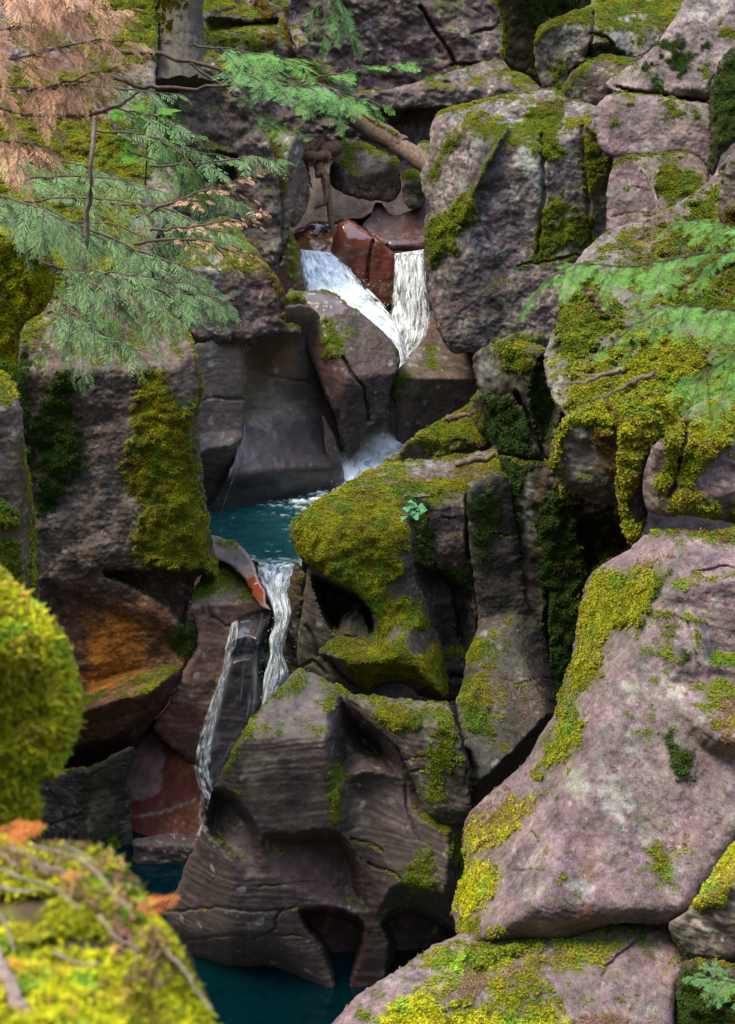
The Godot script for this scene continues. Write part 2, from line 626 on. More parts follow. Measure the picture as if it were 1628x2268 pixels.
func make_materials():
	var g1 := ImageTexture.create_from_image(grain(512, 3, 0.40, 0.35))
	var g2 := ImageTexture.create_from_image(grain(512, 23, 0.62, 0.1))
	var n1 := normals(512, 40, 9.0)
	var n2 := normals(512, 41, 3.0)
	M.rock = stone(g1, n1, 0.86, 0.5, 0.8, 0.35)
	M.smooth = stone(g2, n2, 0.62, 0.5, 0.7, 0.45)
	M.wet = stone(g2, n2, 0.16, 0.35, 0.9, 0.6)
	M.damp = stone(g2, n2, 0.34, 0.10, 0.9, 0.45)
	var tm := StandardMaterial3D.new()
	tm.vertex_color_use_as_albedo = true
	tm.roughness = 0.9
	tm.metallic_specular = 0.2
	tm.backlight = Color(0.25, 0.3, 0.08)
	M.leafy = tm
	var nm := StandardMaterial3D.new()
	nm.vertex_color_use_as_albedo = true
	nm.roughness = 0.9
	M.dead = nm
	M.tuft = tuft_mesh()
	M.needle = needle_mesh()
	M.sprig = sprig_mesh()

func tri(st: SurfaceTool, a: Vector3, b: Vector3, c: Vector3):
	var n := (c - a).cross(b - a).normalized()
	st.set_normal(n); st.add_vertex(a)
	st.set_normal(n); st.add_vertex(b)
	st.set_normal(n); st.add_vertex(c)

func tuft_mesh() -> ArrayMesh:
	# a moss shoot cluster: short pointed leaves splayed round a centre, one unit tall
	var st := SurfaceTool.new()
	st.begin(Mesh.PRIMITIVE_TRIANGLES)
	var r := RandomNumberGenerator.new()
	r.seed = 5
	for k in 8:
		var a := k * TAU / 8.0 + r.randf() * 0.5
		var out := Vector3(cos(a), 0, sin(a))
		var side := Vector3(-sin(a), 0, cos(a)) * 0.13
		var lean := r.randf_range(0.25, 0.85)
		var h := r.randf_range(0.55, 1.0)
		var b := out * 0.08
		var m := out * lean * 0.55 + Vector3(0, h * 0.6, 0)
		var e := out * lean + Vector3(0, h * r.randf_range(0.7, 1.0), 0)
		tri(st, b - side * 0.6, m - side, m + side)
		tri(st, b - side * 0.6, m + side, b + side * 0.6)
		tri(st, m - side, e, m + side)
	var me := st.commit()
	me.surface_set_material(0, M.leafy)
	return me

func needle_mesh() -> ArrayMesh:
	var st := SurfaceTool.new()
	st.begin(Mesh.PRIMITIVE_TRIANGLES)
	var w := 0.09
	for s in [Vector3(w, 0, 0), Vector3(0, 0, w)]:
		tri(st, -s + Vector3(0, -0.5, 0), s + Vector3(0, -0.5, 0), s * 0.6 + Vector3(0, 0.5, 0))
		tri(st, -s + Vector3(0, -0.5, 0), s * 0.6 + Vector3(0, 0.5, 0), -s * 0.6 + Vector3(0, 0.5, 0))
	var me := st.commit()
	me.surface_set_material(0, M.dead)
	return me

func sprig_mesh() -> ArrayMesh:
	# a feather moss shoot: an arching stem with pairs of small leafy side shoots, one unit long
	var st := SurfaceTool.new()
	st.begin(Mesh.PRIMITIVE_TRIANGLES)
	var r := RandomNumberGenerator.new()
	r.seed = 9
	for k in 9:
		var f := k / 9.0
		var o := Vector3(0.35 * f * f, f, 0.0)
		var d := Vector3(0.5 * f + 0.1, 0.9, 0).normalized()
		for s in [-1.0, 1.0]:
			var L := (0.34 * (1.0 - f) + 0.08) * r.randf_range(0.8, 1.2)
			var e := o + (d * 0.5 + Vector3(r.randfn(0, 0.15), r.randfn(0, 0.15), s * 0.9)).normalized() * L
			tri(st, o - d * 0.045, e, o + d * 0.045)
		tri(st, o + Vector3(0, 0, -0.03), o + d * 0.13, o + Vector3(0, 0, 0.03))
	var me := st.commit()
	me.surface_set_material(0, M.leafy)
	return me

func _ready():
	# camera
	var cam := Camera3D.new()
	cam.name = "camera"
	cam.rotation_degrees = Vector3(-PITCH, 0, 0)
	cam.near = 0.05
	cam.far = 400.0
	add_child(cam)
	var lens := CameraAttributesPhysical.new()
	lens.frustum_focal_length = 50.0
	lens.frustum_focus_distance = 14.0
	lens.exposure_aperture = 4.6
	lens.frustum_near = 0.05
	lens.frustum_far = 400.0
	cam.attributes = lens
	cam.fov = 2.0 * rad_to_deg(atan(TAN))
	fwd = -cam.basis.z
	upv = cam.basis.y
	# sky: thin bright overcast
	var env := Environment.new()
	env.background_mode = Environment.BG_SKY
	var sm := ProceduralSkyMaterial.new()
	sm.sky_top_color = Color(0.82, 0.87, 0.98)
	sm.sky_horizon_color = Color(0.84, 0.87, 0.92)
	sm.ground_bottom_color = Color(0.10, 0.10, 0.08)
	sm.ground_horizon_color = Color(0.35, 0.36, 0.34)
	sm.sky_energy_multiplier = 1.0
	var sky := Sky.new()
	sky.sky_material = sm
	env.sky = sky
	env.tonemap_mode = Environment.TONE_MAPPER_LINEAR
	env.tonemap_exposure = 3.9
	env.sdfgi_enabled = true
	env.ssao_enabled = true
	env.ssil_enabled = true
	var we := WorldEnvironment.new()
	we.name = "world_environment"
	we.environment = env
	add_child(we)
	var sun := DirectionalLight3D.new()
	sun.name = "sun"
	sun.light_color = Color(1.0, 0.93, 0.82)
	sun.light_energy = 0.5
	sun.light_angular_distance = 24.0
	sun.shadow_enabled = true
	sun.rotation_degrees = Vector3(-63, -72, 0)
	add_child(sun)

	rng.seed = 11
	for q in [[nA, 1, 3], [nB, 2, 3], [nC, 3, 2], [nD, 4, 3], [nE, 5, 3]]:
		q[0].seed = q[1]
		q[0].noise_type = FastNoiseLite.TYPE_SIMPLEX_SMOOTH
		q[0].frequency = 1.0
		q[0].fractal_octaves = q[2]
	nE.noise_type = FastNoiseLite.TYPE_CELLULAR
	nE.cellular_return_type = FastNoiseLite.RETURN_DISTANCE2_SUB
	nS.seed = 8
	nS.noise_type = FastNoiseLite.TYPE_CELLULAR
	nS.frequency = 1.0
	nS.fractal_type = FastNoiseLite.FRACTAL_NONE
	nS.cellular_return_type = FastNoiseLite.RETURN_DISTANCE
	make_materials()
	var t0 := Time.get_ticks_msec()
	setting()
	back_rocks()
	fall_rocks()
	wall_rocks()
	middle_rocks()
	right_rocks()
	near_rocks()
	print("rocks ", Time.get_ticks_msec() - t0, " ms, tufts ", count_tufts)
	water()
	greenery()
	print("all ", Time.get_ticks_msec() - t0, " ms")

# ---------------------------------------------------------------- rocks, from the head of the gorge down to the viewer
const PURPLE := Color(0.29, 0.205, 0.235)
const GREYP := Color(0.25, 0.205, 0.215)
const DARK := Color(0.16, 0.12, 0.115)
const BROWN := Color(0.21, 0.15, 0.13)
const RED := Color(0.19, 0.055, 0.04)
const LICHEN := Color(0.42, 0.43, 0.41)

func setting():
	# unseen valley sides, added and raised to block low sky light from the gorge
	var v := PackedVector3Array()
	var c := PackedColorArray()
	var nr := PackedVector3Array()
	var ix := PackedInt32Array()
	var na := 72
	var prof := [[0.0, -12.0], [0.3, -3.5], [2.0, -1.5], [5.0, 2.5], [9.0, 9.0], [14.0, 17.0], [22.0, 27.0], [24.0, 26.0]]
	for k in prof.size():
		for i in na:
			var a := i * TAU / na
			var w: float = prof[k][0]
			var d := Vector3(sin(a) * (8.0 + w), prof[k][1], cos(a) * (15.0 + w) - 10.5)
			d += Vector3(nA.get_noise_3dv(d * 0.2), nA.get_noise_3dv(d * 0.2 + Vector3(9, 9, 9)), 0) * minf(w, 2.0)
			v.append(d)
			nr.append((Vector3(-sin(a), 0.9, -cos(a))).normalized())
			c.append(Color(0.05, 0.055, 0.03) * (1.0 + 0.5 * nB.get_noise_3dv(d)))
	for k in prof.size() - 1:
		for i in na:
			var j := (i + 1) % na
			ix.append_array(PackedInt32Array([k * na + i, k * na + j, (k + 1) * na + i, k * na + j, (k + 1) * na + j, (k + 1) * na + i]))
	var arr := []
	arr.resize(Mesh.ARRAY_MAX)
	arr[Mesh.ARRAY_VERTEX] = v; arr[Mesh.ARRAY_NORMAL] = nr; arr[Mesh.ARRAY_COLOR] = c; arr[Mesh.ARRAY_INDEX] = ix
	var me := ArrayMesh.new()
	me.add_surface_from_arrays(Mesh.PRIMITIVE_TRIANGLES, arr)
	me.surface_set_material(0, M.dead)
	var mi := MeshInstance3D.new()
	mi.name = "added_hillside"
	mi.mesh = me
	add_child(mi)
	tag(mi, "unseen wooded valley sides added round the gorge to block low sky light", "added_hillside", "", "structure")
	S("Z")
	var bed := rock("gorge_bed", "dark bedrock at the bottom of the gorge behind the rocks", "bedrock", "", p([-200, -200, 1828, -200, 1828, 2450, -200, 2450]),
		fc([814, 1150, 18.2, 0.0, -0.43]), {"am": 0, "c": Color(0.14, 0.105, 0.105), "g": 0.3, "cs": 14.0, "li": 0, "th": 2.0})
	tag(bed, "", "", "", "structure")

func back_rocks():
	S("Z")
	rock("back_cliff", "dark purple cliff closing the head of the gorge above the fallen log", "cliff", "", p([540, -90, 1330, -90, 1330, 300, 1200, 270, 1080, 240, 960, 250, 800, 262, 700, 350, 540, 350]),
		fc([950, 100, 21.8, 0.0, 0.25, 950, 60, 21.6, 0.35, -0.1]), {"am": 0.15, "c": Color(0.21, 0.145, 0.15), "g": 0.28, "li": 0.22, "bl": 0.0, "th": 3.0, "ops": [
			crack(p([930, 15, 980, 90, 1010, 145]), 6, 0.2), crack(p([1000, 145, 1090, 140]), 6, 0.2), crack(p([1045, 75, 1100, 60, 1110, 40]), 5, 0.15),
			tint(p([960, -20, 1040, -20, 1010, 40, 975, 35]), Color(0.13, 0.15, 0.05), 0.7)]})
	S("Q2")
	rock("rock_slab", "long dark slab lying under a crack in the back cliff", "rock", "", p([-60, 415, 120, 390, 330, 330, 520, 275, 600, 270, 640, 310, 740, 350, 770, 395, 560, 445, 320, 475, -60, 485]),
		fc([300, 400, 21.0, 0.0, 0.2, 300, 390, 21.0, 0, -0.7]), {"am": 0.1, "c": Color(0.21, 0.155, 0.16), "g": 0.2, "bl": 0.0, "r": 0.1})
	S("Z")
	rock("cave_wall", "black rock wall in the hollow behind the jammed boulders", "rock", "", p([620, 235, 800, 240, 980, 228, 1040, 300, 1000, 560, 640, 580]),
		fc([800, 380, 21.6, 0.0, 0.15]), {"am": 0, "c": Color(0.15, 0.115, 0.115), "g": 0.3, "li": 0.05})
	S("A")
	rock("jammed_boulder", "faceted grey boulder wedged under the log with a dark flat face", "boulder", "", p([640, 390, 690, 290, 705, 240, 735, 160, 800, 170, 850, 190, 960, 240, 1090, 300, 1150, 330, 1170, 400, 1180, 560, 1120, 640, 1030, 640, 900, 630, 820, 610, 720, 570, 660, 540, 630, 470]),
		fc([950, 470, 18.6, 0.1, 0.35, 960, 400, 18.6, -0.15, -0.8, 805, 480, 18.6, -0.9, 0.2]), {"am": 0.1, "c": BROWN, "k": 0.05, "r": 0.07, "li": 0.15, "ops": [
			moss(p([700, 260, 735, 160, 800, 170, 860, 195, 800, 270, 750, 290]), 1), moss(p([860, 190, 960, 240, 1080, 300, 1050, 310, 950, 270]), 0, 10, 0.02, 0.7),
			tint(p([820, 300, 960, 260, 1080, 320, 960, 400, 820, 480]), Color(0.27, 0.21, 0.18), 0.7)]})  # upper face tinted paler: the light on it is put into the colour
	rock("jammed_rock", "small dark rock wedged beside the faceted boulder", "rock", "", p([1185, 540, 1200, 430, 1250, 400, 1330, 440, 1355, 480, 1370, 600, 1330, 700, 1240, 700, 1200, 620]),
		fc([1280, 540, 18.5, 0.1, 0.3, 1280, 480, 18.5, 0, -0.8]), {"c": BROWN, "k": 0.05, "r": 0.07})
	rock("pale_rock", "small pale broken rock behind the bare end of the log", "rock", "", p([1305, 225, 1350, 195, 1400, 205, 1410, 260, 1370, 290, 1320, 260]), fc([1350, 240, 19.6, 0, -0.5]), {"am": 0.05, "c": GREYP, "r": 0.05, "cs": 3.0})
	rock("leaning_rock", "narrow grey rock leaning behind the mossy cliff edge", "rock", "", p([1390, 260, 1430, 190, 1480, 120, 1560, 98, 1610, 120, 1500, 240, 1420, 300]), fc([1480, 200, 18.6, -0.2, -0.4]), {"am": 0.1, "c": GREYP, "r": 0.06, "cs": 3.0})
	S("I")
	rock("mossy_crag", "purple crag draped with golden moss beside the grey tree trunk", "rock", "", p([700, -90, 1290, -90, 1300, 150, 1320, 300, 1400, 380, 1540, 430, 1640, 500, 1660, 620, 1480, 760, 1300, 800, 1200, 960, 980, 1040, 760, 980, 700, 600, 690, 200]),
		fc([1000, 200, 17.4, 0.05, 0.1, 1000, 330, 17.3, 0.0, -0.45, 1350, 330, 17.5, 0.4, -0.5]), {"c": PURPLE, "g": 0.2, "bl": 0.35, "li": 0.25, "th": 2.0, "ops": [
			dent(p([760, 120, 900, 110, 1040, 130, 1240, 110, 1250, 190, 1120, 200, 880, 230, 760, 240]), 14, 0.25),
			moss(p([1080, -60, 1220, -60, 1215, 60, 1180, 130, 1140, 190, 1100, 110, 1060, 30]), 3, 14, 0.06), moss(p([1240, 60, 1300, 30, 1310, 230, 1360, 380, 1310, 360, 1260, 240]), 3, 10, 0.05),
			moss(p([740, 170, 820, 130, 910, 130, 900, 210, 830, 280, 760, 290]), 1, 12, 0.05), moss(p([860, 260, 960, 210, 1100, 190, 1140, 260, 1240, 300, 1240, 330, 880, 320]), 1, 16, 0.04),
			moss(p([1120, 240, 1200, 200, 1250, 260, 1230, 310, 1140, 310]), 3, 10, 0.05), moss(p([1330, 380, 1440, 400, 1600, 480, 1600, 540, 1480, 560, 1350, 480]), 3, 12, 0.05, 0.9), litter(p([1350, 330, 1480, 380, 1600, 460, 1520, 480, 1400, 420]), 1.0)]})
	rock("pink_stone", "small pink stone perched on the golden moss ridge", "rock", "", p([1318, 190, 1360, 178, 1400, 210, 1432, 245, 1440, 290, 1400, 312, 1370, 330, 1330, 270]), fc([1370, 250, 17.2, 0.1, -0.35]), {"c": Color(0.27, 0.20, 0.21), "r": 0.06, "cs": 3.0})
	S("Z")
	rock("overhung_rock", "shadowed dark rock ledge behind the cedar fronds", "rock", "", p([320, 100, 470, 105, 590, 300, 620, 420, 600, 640, 440, 650, 320, 600]),
		fc([460, 300, 16.55, 0.0, 0.12, 460, 150, 16.4, 0, -0.5]), {"c": Color(0.19, 0.15, 0.14), "g": 0.2, "ops": [dent(p([380, 350, 520, 340, 520, 420, 400, 450]), 18, 0.5)]})
	rock("mossy_bank", "moss covered bank with bare purple slabs behind the boughs", "bank", "", p([-90, -90, 345, -90, 350, 60, 345, 260, 400, 420, 330, 560, 300, 690, 60, 740, -90, 620]),
		fc([150, 250, 15.6, 0.0, -0.45]), {"c": PURPLE, "g": 0.2, "th": 2.0, "ops": [
			moss(p([190, -60, 345, -60, 345, 110, 300, 160, 210, 100]), 0, 16, 0.05, 0.85), moss(p([-60, 190, 120, 170, 200, 230, 290, 330, 290, 560, 200, 660, -60, 640]), 0, 22, 0.06, 0.8), litter(p([-40, 180, 160, 210, 220, 340, 60, 330]), 0.3)]})

func fall_rocks():
	S("A")
	rock("water_worn_hump", "glossy red humped rock dividing the two upper falls", "rock", "", p([640, 1075, 655, 960, 690, 850, 720, 795, 770, 780, 830, 800, 900, 850, 970, 900, 1040, 950, 1065, 985, 1110, 1020, 1160, 1050, 1150, 1110, 1150, 1440, 960, 1440, 900, 1330, 780, 1200, 690, 1110]),
		fc([850, 1050, 18.1, 0.05, 0.12, 850, 850, 18.1, 0.1, -0.6, 690, 950, 18.15, -0.9, 0.0]), {"am": 0, "c": Color(0.20, 0.058, 0.045), "k": 0.15, "r": 0.12, "a": 0.5, "li": 0, "bl": 0.0, "m": [M.wet, M.wet], "ops": [
			crack(p([970, 940, 950, 1020, 930, 1180, 925, 1260]), 4, 0.1), tint(p([680, 1070, 900, 1020, 1000, 995, 1000, 1010, 900, 1045, 690, 1090]), Color(0.21, 0.17, 0.13), 0.7, 3, 3),
			tint(p([960, 1290, 1120, 1270, 1120, 1330, 980, 1320]), Color(0.24, 0.17, 0.10), 0.8)]})
	rock("orange_slab", "wet orange brown slab scooped by the creek above the white fall", "rock", "", p([370, 960, 395, 930, 440, 890, 490, 865, 560, 880, 640, 870, 700, 830, 720, 900, 700, 1110, 560, 1060, 390, 1070]),
		fc([550, 960, 18.35, 0.0, -0.4]), {"am": 0, "c": Color(0.24, 0.095, 0.045), "a": 0.5, "r": 0.1, "li": 0, "bl": 0.0, "m": [M.wet, M.wet], "ops": [dent(p([480, 890, 640, 870, 600, 930, 520, 940, 480, 915]), 10, 0.12)]})
	rock("saddle_slab", "smooth pinkish slab dipping like a saddle behind the veil fall", "rock", "", p([890, 840, 950, 750, 985, 650, 1030, 655, 1060, 710, 1120, 745, 1200, 735, 1280, 690, 1380, 610, 1450, 700, 1420, 830, 1400, 940, 1370, 1020, 1100, 1010, 1000, 940]),
		fc([1150, 880, 18.7, 0.0, -0.5, 1150, 930, 18.6, 0.05, 0.0]), {"am": 0, "c": Color(0.24, 0.15, 0.16), "a": 0.4, "r": 0.12, "li": 0.05, "bl": 0.0, "m": [M.damp, M.wet], "ops": [
			tint(p([1000, 900, 1120, 880, 1240, 800, 1300, 820, 1400, 830, 1400, 1010, 1100, 1010]), Color(0.15, 0.045, 0.05), 0.8, 8), tint(p([1030, 910, 1250, 880, 1390, 840, 1390, 855, 1250, 895, 1040, 925]), Color(0.24, 0.21, 0.15), 0.7, 2, 3), wet(p([1020, 940, 1400, 900, 1400, 1020, 1100, 1010]))]})
	rock("creek_bed", "dark wet creek bed under the driftwood", "rock", "", p([350, 900, 440, 830, 520, 790, 660, 790, 900, 760, 1000, 700, 1100, 760, 1000, 960, 700, 1000, 380, 1000]), fc([640, 860, 19.3, 0, -0.6]), {"am": 0, "c": Color(0.12, 0.035, 0.03), "li": 0, "m": [M.wet, M.wet]})
	rock("gorge_pillar", "smooth dark purple pillar with golden moss on its shoulder", "rock", "", p([430, 130, 432, 330, 420, 480, 380, 640, 350, 760, 335, 850, 300, 1000, 270, 1090, 220, 1180, 170, 1190, 110, 1100, 50, 990, 50, 800, 100, 640, 60, 560, -60, 420, -100, 300, 0, 260, 150, 140, 300, 110]),
		fc([280, 600, 17.1, 0.0, 0.25, 330, 500, 17.1, 0.7, 0.1, 150, 300, 17.1, -0.2, -0.3]), {"c": Color(0.16, 0.125, 0.125), "a": 0.6, "r": 0.15, "th": 2.0, "m": [M.smooth, M.wet], "ops": [
			moss(p([-80, 300, 120, 220, 230, 190, 310, 400, 290, 540, 180, 640, 100, 640, 0, 560]), 3, 12, 0.05), crack(p([70, 880, 200, 870, 330, 855]), 4, 0.05), crack(p([60, 1000, 180, 1010, 290, 980]), 4, 0.05)]})
	rock("rear_pillar", "rounded dark rock behind the purple pillar", "rock", "", p([420, 300, 450, 370, 470, 420, 487, 560, 470, 680, 420, 790, 350, 850, 330, 760, 380, 500]), fc([420, 560, 17.7, 0.6, 0.2]), {"c": BROWN, "a": 0.6})
	rock("wet_rib", "narrow wet rib of dark rock with a bright moss pad beside the white fall", "rock", "", p([270, 1060, 330, 860, 380, 930, 412, 1020, 430, 1130, 440, 1420, 230, 1420, 200, 1200]),
		fc([340, 1150, 17.5, 0.3, 0.1]), {"c": Color(0.11, 0.05, 0.04), "m": [M.damp, M.wet], "r": 0.1, "ops": [moss(p([322, 930, 350, 890, 392, 960, 412, 1050, 410, 1200, 385, 1255, 335, 1235, 322, 1100]), 0, 5, 0.06)]})
	S("B")
	rock("chockstone", "large wedge shaped wet boulder jammed point down between the falls", "boulder", "", p([155, 168, 200, 140, 300, 140, 400, 135, 500, 170, 600, 240, 700, 310, 780, 380, 850, 440, 910, 540, 922, 640, 885, 720, 862, 800, 852, 900, 850, 990, 790, 1010, 730, 1022, 710, 1060, 660, 1150, 640, 1200, 595, 1217, 550, 1190, 520, 1110, 500, 990, 450, 880, 380, 700, 300, 500, 240, 330, 200, 280, 170, 220]),
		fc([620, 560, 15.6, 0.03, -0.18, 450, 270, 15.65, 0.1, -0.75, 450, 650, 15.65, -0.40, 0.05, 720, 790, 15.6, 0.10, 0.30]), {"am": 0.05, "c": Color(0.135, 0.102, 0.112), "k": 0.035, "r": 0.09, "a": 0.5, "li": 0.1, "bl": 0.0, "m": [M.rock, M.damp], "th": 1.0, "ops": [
			crack(p([540, 575, 600, 680, 680, 770, 690, 850, 710, 920, 715, 1000]), 5, 0.10), wet(p([150, 150, 300, 130, 480, 160, 560, 260, 440, 330, 500, 560, 560, 780, 560, 1000, 500, 900, 420, 800, 230, 330])),
			moss(p([155, 165, 200, 140, 300, 142, 280, 190, 230, 260, 180, 230]), 1, 6, 0.05), moss(p([400, 330, 470, 340, 530, 400, 550, 540, 500, 570, 430, 590, 390, 530, 395, 430]), 1, 10, 0.04),
			tint(p([240, 330, 420, 420, 560, 760, 600, 1000, 520, 1000, 380, 700]), Color(0.13, 0.055, 0.055), 0.6, 20, 14)]})
	rock("shadow_boulder", "dark blocky boulder with a glossy lit top beside the wedge boulder", "boulder", "", p([852, 780, 880, 700, 930, 640, 1000, 555, 1060, 515, 1110, 380, 1150, 250, 1180, 400, 1230, 500, 1290, 560, 1440, 540, 1470, 780, 1420, 900, 1250, 1000, 1020, 1140, 945, 1200, 890, 1100, 855, 1000, 848, 880]),
		fc([1050, 800, 15.95, 0.03, 0.42, 1050, 690, 15.9, 0.05, -0.85, 880, 850, 16.0, -0.5, 0.1]), {"am": 0.0, "c": Color(0.17, 0.125, 0.115), "k": 0.04, "r": 0.06, "a": 0.6, "li": 0.08, "m": [M.rock, M.wet], "ops": [
			wet(p([930, 640, 1000, 555, 1080, 505, 1090, 560, 1060, 600, 960, 660])), moss(p([860, 760, 900, 690, 960, 650, 1000, 700, 930, 760, 880, 790]), 1, 8, 0.04), moss(p([1080, 570, 1110, 490, 1150, 520, 1170, 640, 1140, 660]), 1, 8, 0.04),
			tint(p([1060, 520, 1110, 380, 1150, 250, 1170, 400, 1130, 480]), Color(0.15, 0.08, 0.06), 0.7), crack(p([880, 850, 910, 960, 900, 1060]), 4, 0.05)]})

func wall_rocks():
	S("Z")
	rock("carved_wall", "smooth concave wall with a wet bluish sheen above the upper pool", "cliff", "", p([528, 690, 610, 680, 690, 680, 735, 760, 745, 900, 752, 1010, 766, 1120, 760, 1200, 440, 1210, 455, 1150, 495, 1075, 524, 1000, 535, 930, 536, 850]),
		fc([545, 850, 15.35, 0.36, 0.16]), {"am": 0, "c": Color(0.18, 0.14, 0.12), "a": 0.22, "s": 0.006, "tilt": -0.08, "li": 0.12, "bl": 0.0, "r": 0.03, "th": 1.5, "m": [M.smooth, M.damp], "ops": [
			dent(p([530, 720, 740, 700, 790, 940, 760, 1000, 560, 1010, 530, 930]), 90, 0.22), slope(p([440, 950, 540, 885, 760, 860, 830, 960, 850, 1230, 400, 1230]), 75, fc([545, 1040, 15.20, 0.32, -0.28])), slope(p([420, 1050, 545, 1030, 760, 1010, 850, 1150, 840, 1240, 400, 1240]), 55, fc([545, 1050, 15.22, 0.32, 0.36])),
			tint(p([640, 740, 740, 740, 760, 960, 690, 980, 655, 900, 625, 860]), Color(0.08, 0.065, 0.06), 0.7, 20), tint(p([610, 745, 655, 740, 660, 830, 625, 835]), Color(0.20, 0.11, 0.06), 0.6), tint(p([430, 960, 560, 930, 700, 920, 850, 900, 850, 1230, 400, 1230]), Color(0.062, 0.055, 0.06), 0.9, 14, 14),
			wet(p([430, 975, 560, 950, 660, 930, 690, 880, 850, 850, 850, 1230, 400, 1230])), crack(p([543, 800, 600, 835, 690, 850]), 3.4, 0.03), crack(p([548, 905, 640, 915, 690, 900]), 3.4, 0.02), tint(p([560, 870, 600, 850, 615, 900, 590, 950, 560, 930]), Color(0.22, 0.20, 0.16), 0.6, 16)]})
	S("B")
	rock("rock_fin", "thin curved fin of dark wet rock beside the white water", "rock", "", p([405, 960, 440, 1025, 482, 1090, 532, 1250, 562, 1400, 555, 1450, 490, 1480, 478, 1350, 438, 1250, 425, 1150]),
		fc([490, 1200, 15.85, 0.3, 0.1]), {"am": 0, "c": Color(0.15, 0.105, 0.105), "a": 0.3, "r": 0.05, "th": 0.4, "cs": 3.0, "m": [M.damp, M.wet]})
	S("Z")
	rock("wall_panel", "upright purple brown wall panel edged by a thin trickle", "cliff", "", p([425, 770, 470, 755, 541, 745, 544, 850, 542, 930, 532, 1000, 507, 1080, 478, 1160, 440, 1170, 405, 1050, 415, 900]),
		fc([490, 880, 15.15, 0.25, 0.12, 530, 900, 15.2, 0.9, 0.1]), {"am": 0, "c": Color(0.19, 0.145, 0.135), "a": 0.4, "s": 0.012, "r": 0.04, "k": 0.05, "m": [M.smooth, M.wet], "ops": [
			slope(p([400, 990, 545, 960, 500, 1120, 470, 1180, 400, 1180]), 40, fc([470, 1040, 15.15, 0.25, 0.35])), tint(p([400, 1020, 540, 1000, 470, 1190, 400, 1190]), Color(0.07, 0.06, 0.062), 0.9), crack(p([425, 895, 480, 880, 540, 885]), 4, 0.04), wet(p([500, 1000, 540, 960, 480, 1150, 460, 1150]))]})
	S("Q3")
	rock("lichen_rock", "white lichen spattered rock overhanging the carved wall", "rock", "", p([690, 330, 800, 180, 850, 120, 900, 50, 1000, 20, 1080, 100, 1160, 190, 1240, 300, 1262, 360, 1262, 480, 1315, 495, 1330, 525, 1220, 533, 1085, 562, 960, 580, 930, 622, 890, 600, 860, 560, 790, 480]),
		fc([1000, 350, 14.7, 0.05, 0.1, 1000, 250, 14.65, 0.1, -0.5, 1100, 490, 14.7, 0, 0.4]), {"c": Color(0.17, 0.11, 0.12), "g": 0.12, "bl": 0.0, "li": 0.3, "r": 0.1, "ops": [
			tint(p([870, 160, 920, 110, 1040, 150, 1060, 230, 1010, 300, 990, 420, 950, 480, 890, 470, 860, 300]), LICHEN, 0.75, 40, 14), moss(p([1010, 60, 1080, 100, 1160, 190, 1250, 320, 1260, 500, 1245, 480, 1230, 350, 1150, 230, 1060, 130]), 3, 8, 0.05, 0.9), moss(p([1040, 160, 1110, 160, 1100, 260, 1040, 250]), 1, 14, 0.03, 0.6),
			tint(p([1060, 420, 1150, 400, 1170, 460, 1080, 480]), Color(0.35, 0.28, 0.29), 0.7, 20), tint(p([880, 560, 950, 570, 940, 620, 890, 610]), Color(0.25, 0.12, 0.05), 0.8)]})
	S("Z")
